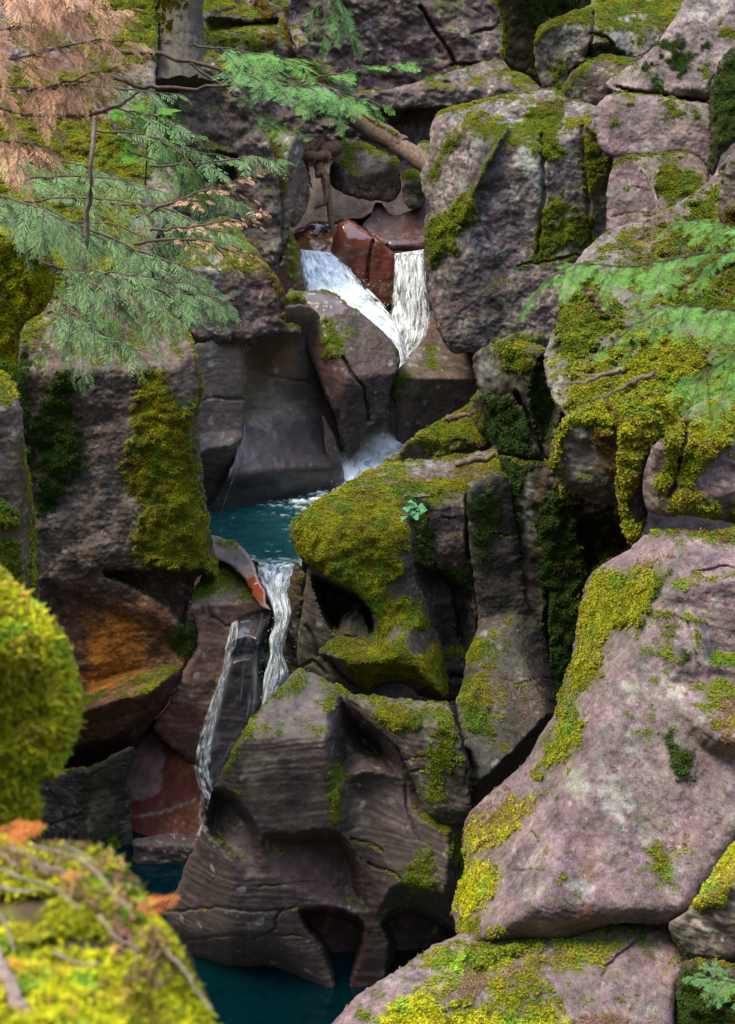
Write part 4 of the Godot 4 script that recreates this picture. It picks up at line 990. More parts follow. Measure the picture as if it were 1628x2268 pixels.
func right_rocks():
	S("Q2")
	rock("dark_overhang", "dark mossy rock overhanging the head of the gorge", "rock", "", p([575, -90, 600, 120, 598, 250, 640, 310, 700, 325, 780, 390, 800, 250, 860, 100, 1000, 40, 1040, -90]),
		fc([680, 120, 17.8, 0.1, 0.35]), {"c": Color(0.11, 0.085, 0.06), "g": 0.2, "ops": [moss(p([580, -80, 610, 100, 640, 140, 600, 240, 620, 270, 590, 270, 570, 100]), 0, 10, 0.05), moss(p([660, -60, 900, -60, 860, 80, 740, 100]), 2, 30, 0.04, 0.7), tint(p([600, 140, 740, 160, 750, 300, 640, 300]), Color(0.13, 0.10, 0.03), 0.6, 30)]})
	rock("lichen_boulder", "pale lichened boulder with a mossy top at the head of the gorge", "boulder", "", p([740, 190, 760, 130, 830, 90, 920, 55, 990, 20, 1000, -90, 1420, -90, 1400, 60, 1320, 180, 1200, 250, 1120, 250, 1000, 270, 900, 310, 870, 405, 790, 395, 755, 330, 742, 250]),
		fc([900, 220, 16.0, -0.1, 0.1, 900, 120, 15.95, 0, -0.6, 1150, 100, 15.9, 0.1, 0.0]), {"c": Color(0.28, 0.22, 0.235), "g": 0.14, "li": 0.42, "bl": 0.4, "k": 0.06, "r": 0.1, "ops": [
			moss(p([740, 190, 755, 130, 830, 90, 960, 40, 1000, 60, 960, 90, 860, 120, 800, 150]), 1, 10, 0.05), moss(p([1010, -60, 1090, -60, 1080, 60, 1040, 130, 1010, 110]), 0, 12, 0.04, 0.8), moss(p([810, 300, 880, 270, 900, 300, 860, 400, 820, 380]), 1, 18, 0.04, 0.7), moss(p([1190, -60, 1230, -60, 1230, 150, 1200, 220, 1180, 100]), 1, 14, 0.02, 0.6), crack(p([990, 150, 1060, 170, 1090, 200]), 6, 0.15), crack(p([970, 260, 1000, 160, 1000, 60]), 5, 0.12), tint(p([1080, 100, 1190, 80, 1190, 180, 1100, 190]), LICHEN, 0.7, 18), dent(p([980, 200, 1060, 190, 1150, 240, 1100, 280, 960, 270]), 12, 0.2)]})
	rock("brown_rock", "rounded brown rock tucked under the pale lichened boulder", "rock", "", p([860, 430, 885, 350, 930, 300, 1000, 268, 1060, 250, 1150, 265, 1190, 290, 1100, 350, 1080, 420, 1040, 490, 960, 470]),
		fc([980, 370, 15.5, -0.2, 0.1, 990, 320, 15.45, 0, -0.5]), {"c": Color(0.15, 0.10, 0.10), "bl": 0.4, "ops": [moss(p([870, 420, 890, 350, 940, 300, 1000, 265, 960, 320, 920, 400]), 1, 10, 0.03)]})
	rock("upper_slab", "broad pale purple slab dotted with dark moss tufts", "boulder", "", p([1062, 368, 1080, 345, 1150, 300, 1270, 205, 1330, 120, 1390, 30, 1410, -90, 1760, -90, 1760, 500, 1540, 340, 1515, 475, 1400, 455, 1190, 422, 1090, 405]),
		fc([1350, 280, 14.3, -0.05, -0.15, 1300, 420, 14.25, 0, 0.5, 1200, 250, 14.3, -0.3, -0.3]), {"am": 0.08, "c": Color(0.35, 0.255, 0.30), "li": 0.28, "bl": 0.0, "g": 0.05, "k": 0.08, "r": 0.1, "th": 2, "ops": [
			moss(p([1340, 260, 1380, 220, 1440, 250, 1460, 310, 1400, 330]), 2, 20, 0.03, 0.9), moss(p([1460, 200, 1530, 150, 1550, 200, 1480, 220]), 2, 14, 0.03), moss(p([1090, 330, 1150, 300, 1130, 330, 1090, 350]), 1, 8, 0.03), moss(p([1230, 330, 1300, 330, 1290, 400, 1250, 380]), 2, 16, 0.03, 0.8), moss(p([1400, 380, 1460, 380, 1460, 410, 1410, 410]), 2, 12, 0.03), moss(p([1500, 260, 1520, 400, 1500, 400, 1485, 280]), 1, 12, 0.02), moss(p([1540, 120, 1640, 120, 1640, 160, 1560, 170]), 1, 16, 0.02), moss(p([1190, 240, 1400, 150, 1420, 300, 1250, 320]), 2, -14, 0.02, 0.25), tint(p([1390, 20, 1600, 30, 1560, 70, 1400, 60]), LICHEN, 0.7, 30), dent(p([1065, 370, 1190, 425, 1500, 480, 1500, 440, 1190, 395]), 8, 0.2)]})
	rock("middle_slab", "smooth purple slab under the broad tufted slab", "boulder", "", p([1008, 480, 1060, 425, 1190, 415, 1400, 445, 1520, 470, 1530, 600, 1522, 735, 1440, 690, 1300, 688, 1160, 700, 1080, 690, 1030, 650, 1008, 560]),
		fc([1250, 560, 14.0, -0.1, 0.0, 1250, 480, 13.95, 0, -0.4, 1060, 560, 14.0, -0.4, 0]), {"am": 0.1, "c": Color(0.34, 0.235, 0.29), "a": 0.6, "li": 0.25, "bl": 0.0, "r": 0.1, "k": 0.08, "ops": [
			moss(p([1080, 480, 1190, 430, 1180, 460, 1100, 490]), 1, 10, 0.03), moss(p([1300, 450, 1400, 450, 1390, 530, 1340, 540]), 1, 16, 0.03, 0.8), moss(p([1430, 480, 1480, 480, 1470, 550, 1440, 540]), 1, 14, 0.03, 0.7), moss(p([1090, 520, 1130, 530, 1120, 570, 1090, 560]), 1, 10, 0.02), tint(p([1160, 620, 1300, 610, 1380, 650, 1200, 670]), LICHEN, 0.5, 30)]})
	rock("lower_slab", "cracked lilac slab half covered by a moss mat", "boulder", "", p([1080, 1180, 1060, 900, 1075, 770, 1110, 715, 1160, 695, 1300, 682, 1440, 682, 1510, 750, 1500, 860, 1420, 960, 1320, 1060, 1240, 1160]),
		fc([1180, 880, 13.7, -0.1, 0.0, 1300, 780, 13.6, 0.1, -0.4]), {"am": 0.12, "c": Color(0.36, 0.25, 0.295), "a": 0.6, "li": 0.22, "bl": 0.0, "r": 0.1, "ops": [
			moss(p([1260, 800, 1300, 710, 1370, 700, 1420, 720, 1480, 790, 1430, 880, 1320, 930, 1290, 850]), 1, 18, 0.04, 0.85), moss(p([1100, 1100, 1130, 1010, 1180, 970, 1240, 1010, 1230, 1070, 1150, 1150]), 1, 12, 0.05), moss(p([1190, 730, 1250, 700, 1240, 750, 1200, 760]), 1, 10, 0.02), crack(p([1100, 840, 1200, 830, 1290, 860]), 3, 0.02), crack(p([1080, 960, 1180, 940, 1280, 950]), 3, 0.02)]})
	rock("ivy_wall", "deep green moss wall between the pale slabs and the slope", "rock", "", p([1505, 760, 1520, 600, 1512, 480, 1540, 330, 1580, 240, 1640, 200, 1760, 180, 1760, 620, 1640, 620, 1560, 700, 1530, 780]),
		fc([1560, 500, 13.3, -0.2, -0.1]), {"c": DARK, "g": 0.1, "ops": [moss(p([1500, 760, 1520, 600, 1512, 480, 1540, 330, 1580, 240, 1640, 200, 1740, 180, 1740, 600, 1640, 620, 1560, 680]), 2, 10, 0.05)]})
	S("Z")
	rock("lichen_cliff", "big rugged cliff blotched black and white with lichen", "cliff", "", p([952, 290, 962, 262, 1000, 248, 1060, 232, 1103, 216, 1133, 210, 1183, 202, 1223, 198, 1263, 222, 1313, 232, 1345, 255, 1360, 400, 1370, 520, 1345, 640, 1290, 760, 1200, 800, 1120, 780, 1048, 780, 1003, 784, 983, 756, 968, 716, 950, 661, 948, 601, 938, 541, 938, 500, 943, 480, 958, 466, 938, 431, 932, 381, 950, 341]),
		fc([1120, 500, 14.9, -0.02, 0.1, 1120, 290, 14.9, 0, -0.5, 1030, 450, 14.9, -0.45, 0.0, 1050, 720, 14.9, -0.1, 0.5, 1250, 450, 14.9, 0.2, 0.05]), {"am": 0.2, "c": Color(0.30, 0.21, 0.255), "g": 0.07, "cs": 2.9, "li": 0.60, "bl": 0.50, "k": 0.08, "r": 0.10, "th": 2.0, "ops": [
			crack(p([1120, 290, 1085, 350, 1045, 430, 1025, 490]), 10, -0.12), crack(p([1200, 300, 1205, 420, 1190, 560]), 8, 0.1), crack(p([1290, 280, 1300, 420, 1310, 560]), 8, 0.08), crack(p([1150, 590, 1260, 570, 1340, 560]), 5, 0.06),
			moss(p([948, 380, 975, 330, 1030, 275, 1065, 245, 1075, 255, 1010, 320, 985, 360, 965, 400, 938, 400]), 1, 7, 0.05), moss(p([1160, 245, 1190, 225, 1250, 210, 1240, 280, 1255, 340, 1230, 360, 1190, 345, 1175, 300]), 1, 12, 0.04), moss(p([1125, 290, 1105, 330, 1075, 380, 1055, 420, 1045, 460, 1030, 500, 1012, 495, 1020, 460, 1050, 410, 1080, 350]), 1, 6, 0.04, 0.9), moss(p([938, 560, 945, 490, 990, 465, 1025, 430, 1052, 450, 1050, 490, 1020, 500, 1015, 570, 990, 560, 955, 595]), 1, 8, 0.08, 1.1, 1.3),
			moss(p([1290, 300, 1330, 290, 1340, 330, 1380, 340, 1390, 370, 1350, 380, 1320, 450, 1290, 440, 1285, 360]), 1, 16, 0.05, 0.85), moss(p([1200, 480, 1250, 440, 1300, 480, 1310, 530, 1230, 560, 1190, 540]), 1, 24, 0.04, 0.6), moss(p([1180, 560, 1270, 560, 1280, 580, 1180, 590]), 1, 10, 0.03, 0.7), moss(p([1110, 745, 1150, 735, 1200, 745, 1200, 790, 1140, 800, 1105, 770]), 1, 8, 0.06, 1, 1.3),
			tint(p([1150, 280, 1180, 290, 1200, 360, 1190, 400, 1160, 380, 1140, 330]), Color(0.42, 0.46, 0.43), 0.8, 26, 10), tint(p([1160, 480, 1195, 430, 1215, 480, 1190, 520, 1160, 530]), Color(0.36, 0.35, 0.32), 0.85, 8, 6), tint(p([1060, 330, 1140, 300, 1120, 400, 1060, 480, 1040, 450]), Color(0.04, 0.035, 0.045), 0.7, -10, 10), tint(p([960, 640, 1030, 560, 1130, 620, 1120, 740, 990, 760]), Color(0.05, 0.045, 0.05), 0.6, 40, 20), litter(p([1180, 225, 1260, 220, 1250, 245, 1190, 245]), 0.7)]})
	S("Q2")
	rock("moss_cap_ledge", "bright moss capped ledge behind the crest of the lichen cliff", "rock", "", p([298, 600, 300, 525, 325, 495, 440, 465, 580, 432, 660, 425, 760, 400, 700, 470, 560, 540, 420, 620]),
		fc([420, 520, 16.0, 0, -0.6, 420, 530, 16.0, 0, 0.2]), {"c": Color(0.13, 0.11, 0.10), "r": 0.06, "k": 0.05, "cs": 3.4, "ops": [moss(p([300, 530, 325, 495, 440, 463, 580, 430, 700, 415, 690, 440, 540, 475, 400, 515]), 0, 4, 0.05)]})
	S("F")
	rock("green_cliff", "tall narrow cliff clothed in dark green moss with a rusty streak", "cliff", "", p([75, 110, 150, 60, 300, 40, 480, 60, 560, 240, 640, 450, 680, 620, 740, 900, 1000, 1000, 1060, 1230, 860, 1400, 780, 1500, 730, 1680, 700, 1850, 640, 2100, 570, 2200, 530, 2130, 480, 1900, 372, 1600, 338, 1330, 290, 1050, 258, 850, 220, 690, 150, 480, 100, 280]),
		fc([350, 800, 11.7, 0.1, 0.1, 200, 300, 11.7, -0.25, 0.12, 560, 1200, 11.7, -0.35, 0.05]), {"c": Color(0.12, 0.095, 0.09), "g": 0.12, "r": 0.12, "th": 1.6, "li": 0.18, "bl": 0.0, "k": 0.2, "ops": [
			dent(p([690, 1060, 900, 1040, 1010, 1230, 830, 1360, 770, 1440, 720, 1300, 680, 1150]), 30, 0.32), crack(p([220, 695, 340, 715, 540, 745]), 8, 0.15), crack(p([330, 330, 400, 460, 460, 620, 520, 740]), 8, 0.18), crack(p([520, 1500, 510, 1700, 520, 1900, 540, 2100]), 9, 0.2), dent(p([480, 100, 560, 200, 600, 420, 540, 600, 520, 740, 440, 560, 400, 300]), 20, 0.25),
			moss(p([130, 340, 260, 330, 380, 420, 440, 600, 450, 690, 300, 700, 220, 660, 160, 520]), 2, 10, 0.06, 1.0, 1.4), moss(p([230, 70, 330, 60, 450, 100, 440, 200, 330, 240, 260, 200]), 1, 12, 0.06, 1, 1.3), moss(p([420, 200, 500, 240, 560, 480, 540, 680, 460, 580, 400, 340]), 2, 14, 0.05, 0.85, 1.3), moss(p([240, 720, 460, 740, 400, 820, 360, 1000, 370, 1250, 330, 1100, 280, 900]), 2, 12, 0.05, 0.9, 1.2), moss(p([480, 980, 560, 850, 700, 1000, 700, 1200, 750, 1400, 720, 1640, 680, 1850, 600, 2150, 540, 2120, 510, 1800, 480, 1500, 460, 1200]), 2, 14, 0.05, 1.0, 1.2), moss(p([640, 1150, 700, 1250, 740, 1450, 690, 1750, 620, 1900, 650, 1500]), 1, 12, 0.05, 0.9),
			tint(p([272, 880, 300, 980, 335, 1150, 365, 1400, 378, 1600, 362, 1590, 325, 1330, 285, 1080]), Color(0.30, 0.15, 0.03), 0.85, 4, 4), tint(p([400, 840, 440, 850, 420, 1050, 410, 1240, 385, 1200, 370, 950]), Color(0.40, 0.42, 0.42), 0.75, 18, 6), tint(p([100, 110, 200, 90, 210, 280, 130, 320, 110, 220]), Color(0.36, 0.37, 0.36), 0.6, 22, 8), tint(p([470, 850, 510, 850, 480, 1300, 450, 1300]), Color(0.17, 0.09, 0.03), 0.6, 10), tint(p([380, 1530, 400, 1500, 410, 1580, 390, 1600]), Color(0.36, 0.36, 0.36), 0.8, 6)]})
	S("Z")
	rock("mossy_slope", "steep mossy slope littered with twigs under the hemlock bough", "bank", "", p([1225, 880, 1205, 790, 1240, 700, 1240, 640, 1290, 560, 1350, 510, 1420, 490, 1500, 450, 1570, 400, 1628, 330, 1720, 280, 1720, 930, 1500, 940, 1300, 960]),
		fc([1420, 700, 11.2, -0.1, -0.42]), {"am": 0.02, "c": GREYP, "g": 0.25, "li": 0.35, "th": 1.5, "ops": [
			moss(p([1235, 760, 1240, 680, 1300, 630, 1380, 680, 1330, 760, 1260, 830]), 1, 14, 0.07, 0.8, 1.3), moss(p([1240, 900, 1260, 820, 1340, 760, 1430, 720, 1560, 760, 1620, 840, 1500, 920, 1300, 940]), 0, 22, 0.08, 0.7, 1.3), moss(p([1300, 620, 1420, 560, 1560, 440, 1700, 400, 1700, 700, 1560, 720, 1420, 640]), 1, 26, 0.05, 0.42, 1.2), moss(p([1560, 790, 1700, 760, 1700, 900, 1580, 880]), 1, 14, 0.07, 1, 1.3), litter(p([1360, 520, 1500, 470, 1600, 560, 1500, 660, 1380, 600]), 0.5), tint(p([1215, 800, 1250, 830, 1240, 900, 1215, 880]), LICHEN, 0.5, 20)]})
	rock("edge_trunk_rock", "lichened upright rock beside the mossy slope", "rock", "", p([1600, 500, 1598, 400, 1620, 350, 1720, 310, 1720, 520]), fc([1640, 430, 10.6, -0.2, 0.1]), {"c": GREYP, "am": 0.0, "li": 0.35, "bl": 0.4, "ops": [moss(p([1605, 470, 1640, 450, 1700, 460, 1700, 520, 1605, 505]), 3, 8, 0.05)]})
	S("F")
	rock("moss_ringed_boulder", "brown boulder ringed with shaggy hanging moss", "boulder", "", p([523, 740, 550, 620, 600, 500, 660, 450, 740, 385, 860, 330, 960, 320, 1020, 420, 1000, 700, 990, 960, 850, 990, 700, 940, 645, 900, 600, 965, 588, 835, 540, 790]),
		fc([760, 680, 10.3, -0.1, 0.15, 760, 500, 10.25, 0, -0.5, 620, 650, 10.3, -0.5, 0.1, 780, 850, 10.3, 0, 0.6]), {"c": Color(0.15, 0.11, 0.09), "g": 0.12, "li": 0.3, "bl": 0.0, "k": 0.15, "r": 0.12, "ops": [
			moss(p([523, 740, 550, 620, 600, 500, 660, 450, 740, 385, 860, 330, 960, 320, 980, 500, 900, 600, 800, 560, 700, 500, 650, 520, 630, 620, 610, 700, 620, 800, 600, 940, 575, 830, 540, 790]), 0, 12, 0.09, 1.05, 1.5), moss(p([780, 520, 900, 560, 920, 800, 860, 700]), 3, 18, 0.04, 0.7, 1.3), tint(p([640, 660, 760, 640, 780, 740, 720, 800, 660, 760]), Color(0.33, 0.34, 0.35), 0.5, 24)]})
	rock("moss_cascade", "thick bright moss cascading over a rock edge in a long beard", "rock", "", p([900, 430, 1000, 350, 1100, 308, 1300, 315, 1420, 380, 1380, 500, 1260, 600, 1160, 660, 1110, 720, 1090, 830, 1085, 960, 1100, 1090, 1015, 1235, 960, 1120, 925, 900, 930, 700, 940, 560]),
		fc([1060, 700, 9.95, 0.0, 0.1, 1100, 500, 9.9, 0.0, -0.5, 1060, 800, 9.9, 0.5, 0.1]), {"c": DARK, "g": 0.1, "r": 0.12, "k": 0.2, "ops": [moss(p([900, 430, 1000, 350, 1100, 308, 1300, 315, 1420, 380, 1360, 500, 1220, 600, 1130, 640, 1080, 760, 1060, 860, 1000, 1000, 1020, 1100, 1100, 1090, 1015, 1235, 960, 1120, 925, 900, 930, 700]), 0, 8, 0.10, 1.1, 1.6), litter(p([1040, 760, 1075, 760, 1080, 960, 1040, 960]), 0.9)]})
	rock("banded_boulder", "purple boulder striped with moss standing over a dark gap", "boulder", "", p([1083, 850, 1110, 720, 1150, 640, 1240, 560, 1360, 420, 1460, 360, 1640, 335, 1760, 330, 1760, 1090, 1500, 1075, 1300, 1055, 1200, 1060, 1110, 1030, 1088, 940]),
		fc([1350, 800, 9.5, -0.08, 0.05, 1350, 560, 9.5, 0, -0.4, 1160, 800, 9.5, -0.5, 0.1, 1350, 1000, 9.5, 0, 0.6]), {"am": 0.2, "c": Color(0.33, 0.235, 0.285), "g": 0.08, "k": 0.15, "r": 0.1, "ops": [
			crack(p([1360, 450, 1330, 600, 1290, 800, 1240, 950]), 10, 0.12), moss(p([1200, 600, 1330, 480, 1340, 560, 1270, 740, 1230, 900, 1180, 980, 1110, 1010, 1130, 880, 1200, 800]), 0, 14, 0.05, 0.9, 1.3), moss(p([1350, 620, 1420, 420, 1560, 380, 1700, 500, 1600, 640, 1480, 720, 1400, 900, 1480, 960, 1500, 1060, 1300, 1040, 1250, 960, 1310, 820]), 0, 20, 0.06, 0.8, 1.3), moss(p([1560, 570, 1640, 560, 1640, 620, 1570, 620]), 1, 8, 0.06, 1, 1.2), tint(p([1380, 820, 1450, 810, 1440, 860, 1390, 860]), LICHEN, 0.8, 8), moss(p([1590, 1030, 1700, 1010, 1700, 1080, 1600, 1080]), 1, 8, 0.05)]})

func near_rocks():
	S("Q6")
	var big := p([815, 1145, 842, 1060, 900, 900, 920, 780, 950, 620, 982, 520, 1030, 470, 1150, 400, 1235, 330, 1330, 310, 1500, 320, 1800, 330])
	S("Q8")
	big.append_array(p([1800, 480, 1640, 580, 1520, 760, 1420, 920, 1330, 965, 1080, 965, 880, 1032, 700, 1035, 440, 1055, 395, 985, 375, 900, 400, 800, 440, 720, 422, 640, 440, 500, 540, 390, 700, 245, 780, 105]))
	S("Q6")
	var bf := fc([1300, 900, 8.6, -0.03, -0.1, 1300, 470, 8.55, 0.0, -0.6, 1190, 870, 8.6, -0.42, -0.26])
	var ops := [moss(p([830, 1120, 900, 900, 920, 780, 950, 620, 985, 520, 1040, 475, 1150, 490, 1250, 470, 1300, 560, 1230, 700, 1150, 740, 1080, 800, 1040, 960, 960, 1010, 900, 1100]), 0, 12, 0.05, 1.0, 1.1),
		moss(p([1120, 560, 1180, 490, 1260, 470, 1290, 560, 1220, 680, 1150, 720, 1110, 660]), 1, 10, 0.05, 1.0, 1.1), moss(p([1260, 500, 1360, 470, 1320, 560, 1250, 690, 1200, 800, 1190, 740]), 1, 12, 0.04, 0.9), moss(p([1240, 300, 1400, 290, 1640, 300, 1700, 350, 1560, 350, 1400, 330, 1260, 330]), 3, 12, 0.04, 0.9),
		litter(p([1180, 470, 1380, 400, 1500, 380, 1400, 440, 1250, 490]), 0.8), litter(p([960, 800, 1080, 780, 1060, 900, 960, 960, 940, 880]), 0.35), tint(p([1390, 660, 1430, 650, 1440, 700, 1420, 715]), Color(0.45, 0.45, 0.40), 0.9, 6, 4), tint(p([1140, 990, 1200, 970, 1210, 1030, 1150, 1060]), Color(0.42, 0.42, 0.38), 0.8, 8, 5), tint(p([1300, 960, 1350, 950, 1350, 990, 1300, 1000]), Color(0.42, 0.42, 0.38), 0.8, 8, 5), tint(p([1330, 1010, 1390, 1000, 1390, 1060, 1340, 1060]), Color(0.44, 0.44, 0.40), 0.8, 8, 5),
		crack(p([1280, 670, 1340, 680, 1420, 710]), 3.4, 0.03), crack(p([1420, 720, 1440, 800, 1475, 920]), 3.2, 0.02), litter(p([1530, 1060, 1640, 1050, 1640, 1140, 1540, 1130]), 1.2), moss(p([1370, 850, 1440, 840, 1440, 900, 1390, 900]), 2, 10, 0.02, 0.8),
		slope(p([1340, 540, 1700, 480, 1700, 900, 1500, 900, 1430, 720, 1290, 660]), 40, fc([1500, 640, 8.7, -0.05, 0.05])), slope(p([1290, 1000, 1500, 900, 1760, 960, 1760, 1300, 1500, 1300]), 60, fc([1500, 1060, 8.45, -0.03, -0.35])), crack(p([1440, 500, 1560, 470, 1628, 480]), 4, 0.03)]
	S("Q8")
	ops.append_array([moss(p([560, 470, 600, 430, 760, 380, 720, 480, 640, 560, 560, 630, 440, 700, 430, 640, 450, 530]), 4, 14, 0.04, 0.85), moss(p([400, 900, 400, 800, 440, 720, 520, 670, 580, 740, 560, 840, 500, 920, 430, 940]), 4, 16, 0.04, 0.9), moss(p([410, 960, 520, 930, 560, 1000, 450, 1040]), 0, 24, 0.02, 0.5), moss(p([820, 20, 900, 0, 940, 150, 860, 260, 760, 330, 740, 280, 800, 160]), 0, 16, 0.04, 0.8), moss(p([1310, 110, 1360, 90, 1400, 170, 1430, 200, 1430, 320, 1390, 330, 1330, 230]), 2, 12, 0.04, 0.85), litter(p([440, 480, 560, 420, 780, 390, 740, 450, 560, 620, 430, 680]), 1.0), litter(p([1530, 0, 1640, -10, 1640, 200, 1560, 180]), 1.0),
		tint(p([860, 300, 900, 275, 970, 310, 985, 380, 930, 410, 870, 370]), Color(0.36, 0.37, 0.34), 0.9, 6, 5), tint(p([1040, 300, 1100, 280, 1180, 380, 1150, 460, 1050, 430, 1010, 400]), Color(0.42, 0.45, 0.45), 0.75, 26, 6), tint(p([1150, 120, 1210, 100, 1210, 230, 1160, 220]), Color(0.38, 0.40, 0.40), 0.6, 26, 6), tint(p([1200, 510, 1240, 510, 1290, 590, 1230, 600]), Color(0.45, 0.43, 0.40), 0.8, 12, 5), tint(p([880, 790, 920, 790, 960, 760, 1010, 810, 990, 830, 900, 820]), Color(0.48, 0.49, 0.52), 0.85, 12, 5), tint(p([905, 850, 940, 835, 955, 870, 915, 880]), Color(0.42, 0.42, 0.42), 0.85, 6, 4), tint(p([670, 810, 740, 815, 750, 850, 700, 850]), Color(0.36, 0.36, 0.33), 0.8, 10, 5), tint(p([1310, 800, 1380, 800, 1370, 850, 1330, 850]), Color(0.42, 0.41, 0.39), 0.8, 12, 5), tint(p([1340, 720, 1440, 700, 1440, 740, 1350, 750]), Color(0.38, 0.37, 0.35), 0.6, 14, 5), tint(p([720, 690, 770, 680, 780, 720, 720, 730]), Color(0.38, 0.37, 0.36), 0.7, 10, 5),
		tint(p([940, 900, 1000, 890, 1000, 970, 920, 990]), Color(0.24, 0.10, 0.03), 0.75, 12, 10), tint(p([980, 680, 1020, 660, 1010, 760, 985, 790, 960, 740]), Color(0.24, 0.12, 0.06), 0.6, 12, 8), tint(p([970, 520, 1000, 510, 1000, 650, 970, 650]), Color(0.16, 0.09, 0.08), 0.6, 12, 10), tint(p([1090, 540, 1130, 540, 1110, 580, 1080, 560]), Color(0.10, 0.10, 0.12), 0.6, 10, 6), tint(p([930, 150, 990, 130, 1000, 200, 930, 230]), Color(0.12, 0.085, 0.09), 0.6, 14, 10), tint(p([1060, 170, 1120, 160, 1120, 250, 1070, 250]), Color(0.13, 0.09, 0.10), 0.6, 14, 10), tint(p([600, 960, 900, 880, 1320, 830, 1380, 930, 1080, 960, 700, 1030]), Color(0.15, 0.115, 0.115), 0.45, 30, 30),
		crack(p([730, 560, 760, 600]), 4, 0.03), crack(p([640, 730, 780, 730]), 3, 0.02)])
	bf.append_array(fc([900, 905, 8.10, -0.03, 0.35]))
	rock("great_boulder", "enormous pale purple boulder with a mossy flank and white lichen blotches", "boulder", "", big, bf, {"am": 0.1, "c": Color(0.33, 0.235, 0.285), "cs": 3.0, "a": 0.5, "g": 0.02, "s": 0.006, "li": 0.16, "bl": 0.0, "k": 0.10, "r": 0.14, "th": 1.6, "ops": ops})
	rock("shelf_rock", "low grey purple shelf of rock with needles and moss at the pool edge", "boulder", "", p([-170, 1430, -60, 1300, 0, 1250, 100, 1190, 180, 1140, 290, 1062, 400, 1015, 440, 1000, 700, 980, 880, 985, 1080, 920, 1330, 920, 1345, 1010, 1410, 1150, 1370, 1250, 1360, 1420, 1370, 1560, -200, 1560]),
		fc([700, 1250, 8.05, -0.06, -0.35, 200, 1200, 8.1, -0.3, -0.4, 900, 1120, 8.2, -0.02, -0.15]), {"am": 0.06, "c": Color(0.33, 0.24, 0.285), "a": 0.6, "g": 0.03, "li": 0.16, "bl": 0.0, "th": 1.4, "r": 0.1, "ops": [
			crack(p([1240, 960, 1200, 1030, 1130, 1090, 1060, 1150, 1040, 1200]), 3.6, 0.04), crack(p([190, 1130, 210, 1170]), 5, 0.05), moss(p([430, 1060, 520, 1040, 600, 1060, 820, 1040, 770, 1080, 660, 1110, 600, 1110, 560, 1170, 510, 1180, 440, 1120]), 1, 10, 0.07, 1.0, 1.2), moss(p([330, 1150, 440, 1080, 430, 1150, 430, 1200, 360, 1160]), 4, 10, 0.04), moss(p([880, 1030, 1060, 970, 1080, 945, 1130, 960, 1330, 960, 1240, 975, 1130, 1000, 1000, 1010]), 1, 7, 0.06), moss(p([90, 1360, 180, 1260, 280, 1240, 340, 1280, 310, 1300, 460, 1310, 360, 1360, 480, 1350, 640, 1370, 900, 1380, 900, 1500, 60, 1500]), 4, 14, 0.04, 0.85), moss(p([600, 1240, 760, 1260, 720, 1320, 900, 1340, 760, 1380, 560, 1360]), 0, 30, 0.02, 0.55), moss(p([1200, 1030, 1240, 975, 1245, 985, 1215, 1040]), 1, 5, 0.03), moss(p([1080, 1180, 1150, 1160, 1150, 1190]), 1, 8, 0.02),
			litter(p([250, 1310, 420, 1240, 430, 1160, 560, 1180, 680, 1150, 700, 1190, 560, 1230, 480, 1290, 380, 1310]), 1.3), litter(p([880, 1400, 1060, 1350, 1180, 1390, 1300, 1400, 1250, 1460, 880, 1460]), 1.2)]})
	rock("corner_rock", "rough lichened rock with a mossy sloping top at the shelf end", "boulder", "", p([1332, 965, 1420, 905, 1500, 780, 1560, 680, 1628, 565, 1800, 430, 1800, 1200, 1640, 1190, 1560, 1175, 1480, 1160, 1395, 1085, 1350, 1015]),
		fc([1550, 960, 7.75, -0.1, 0.1, 1500, 840, 7.7, -0.3, -0.5, 1500, 1080, 7.75, -0.1, 0.6]), {"am": 0.15, "c": Color(0.26, 0.20, 0.21), "g": 0.12, "li": 0.42, "bl": 0.4, "k": 0.08, "r": 0.08, "ops": [moss(p([1410, 900, 1510, 760, 1628, 570, 1760, 450, 1760, 700, 1628, 800, 1560, 880, 1480, 880]), 4, 10, 0.04, 0.8), litter(p([1450, 880, 1560, 740, 1640, 680, 1640, 780, 1540, 860]), 1.0), moss(p([1340, 980, 1400, 1060, 1480, 1150, 1440, 1150, 1380, 1080]), 2, 8, 0.03)]})
	rock("low_mossy_rock", "dark green mossy foot of rock beneath the rough corner rock", "rock", "", p([1345, 1560, 1352, 1420, 1365, 1250, 1400, 1140, 1480, 1120, 1620, 1150, 1800, 1150, 1800, 1560]),
		fc([1500, 1300, 8.0, -0.15, 0.1]), {"c": DARK, "r": 0.1, "ops": [moss(p([1355, 1500, 1352, 1420, 1365, 1250, 1400, 1140, 1480, 1130, 1560, 1260, 1720, 1300, 1720, 1530, 1360, 1530]), 2, 10, 0.05, 1.0), moss(p([1540, 1280, 1720, 1280, 1720, 1460, 1600, 1440]), 1, 20, 0.05, 0.8)]})
	S("Z")
	rock("moss_pillar", "pillar of thick bright green moss above the shadowed cliff", "rock", "", p([-80, 490, 40, 490, 75, 500, 105, 545, 122, 600, 116, 650, 95, 690, 60, 712, 45, 740, 40, 800, 30, 850, -80, 850]),
		fc([20, 620, 10.2, 0.1, 0.1, 70, 620, 10.2, 0.6, 0.1, 20, 510, 10.2, 0, -0.6]), {"c": DARK, "r": 0.2, "ops": [moss(p([-80, 490, 40, 490, 75, 500, 105, 545, 122, 600, 116, 650, 95, 690, 60, 712, 45, 740, 40, 800, 30, 850, -80, 850]), 4, 4, 0.10, 1.1, 1.3)]})
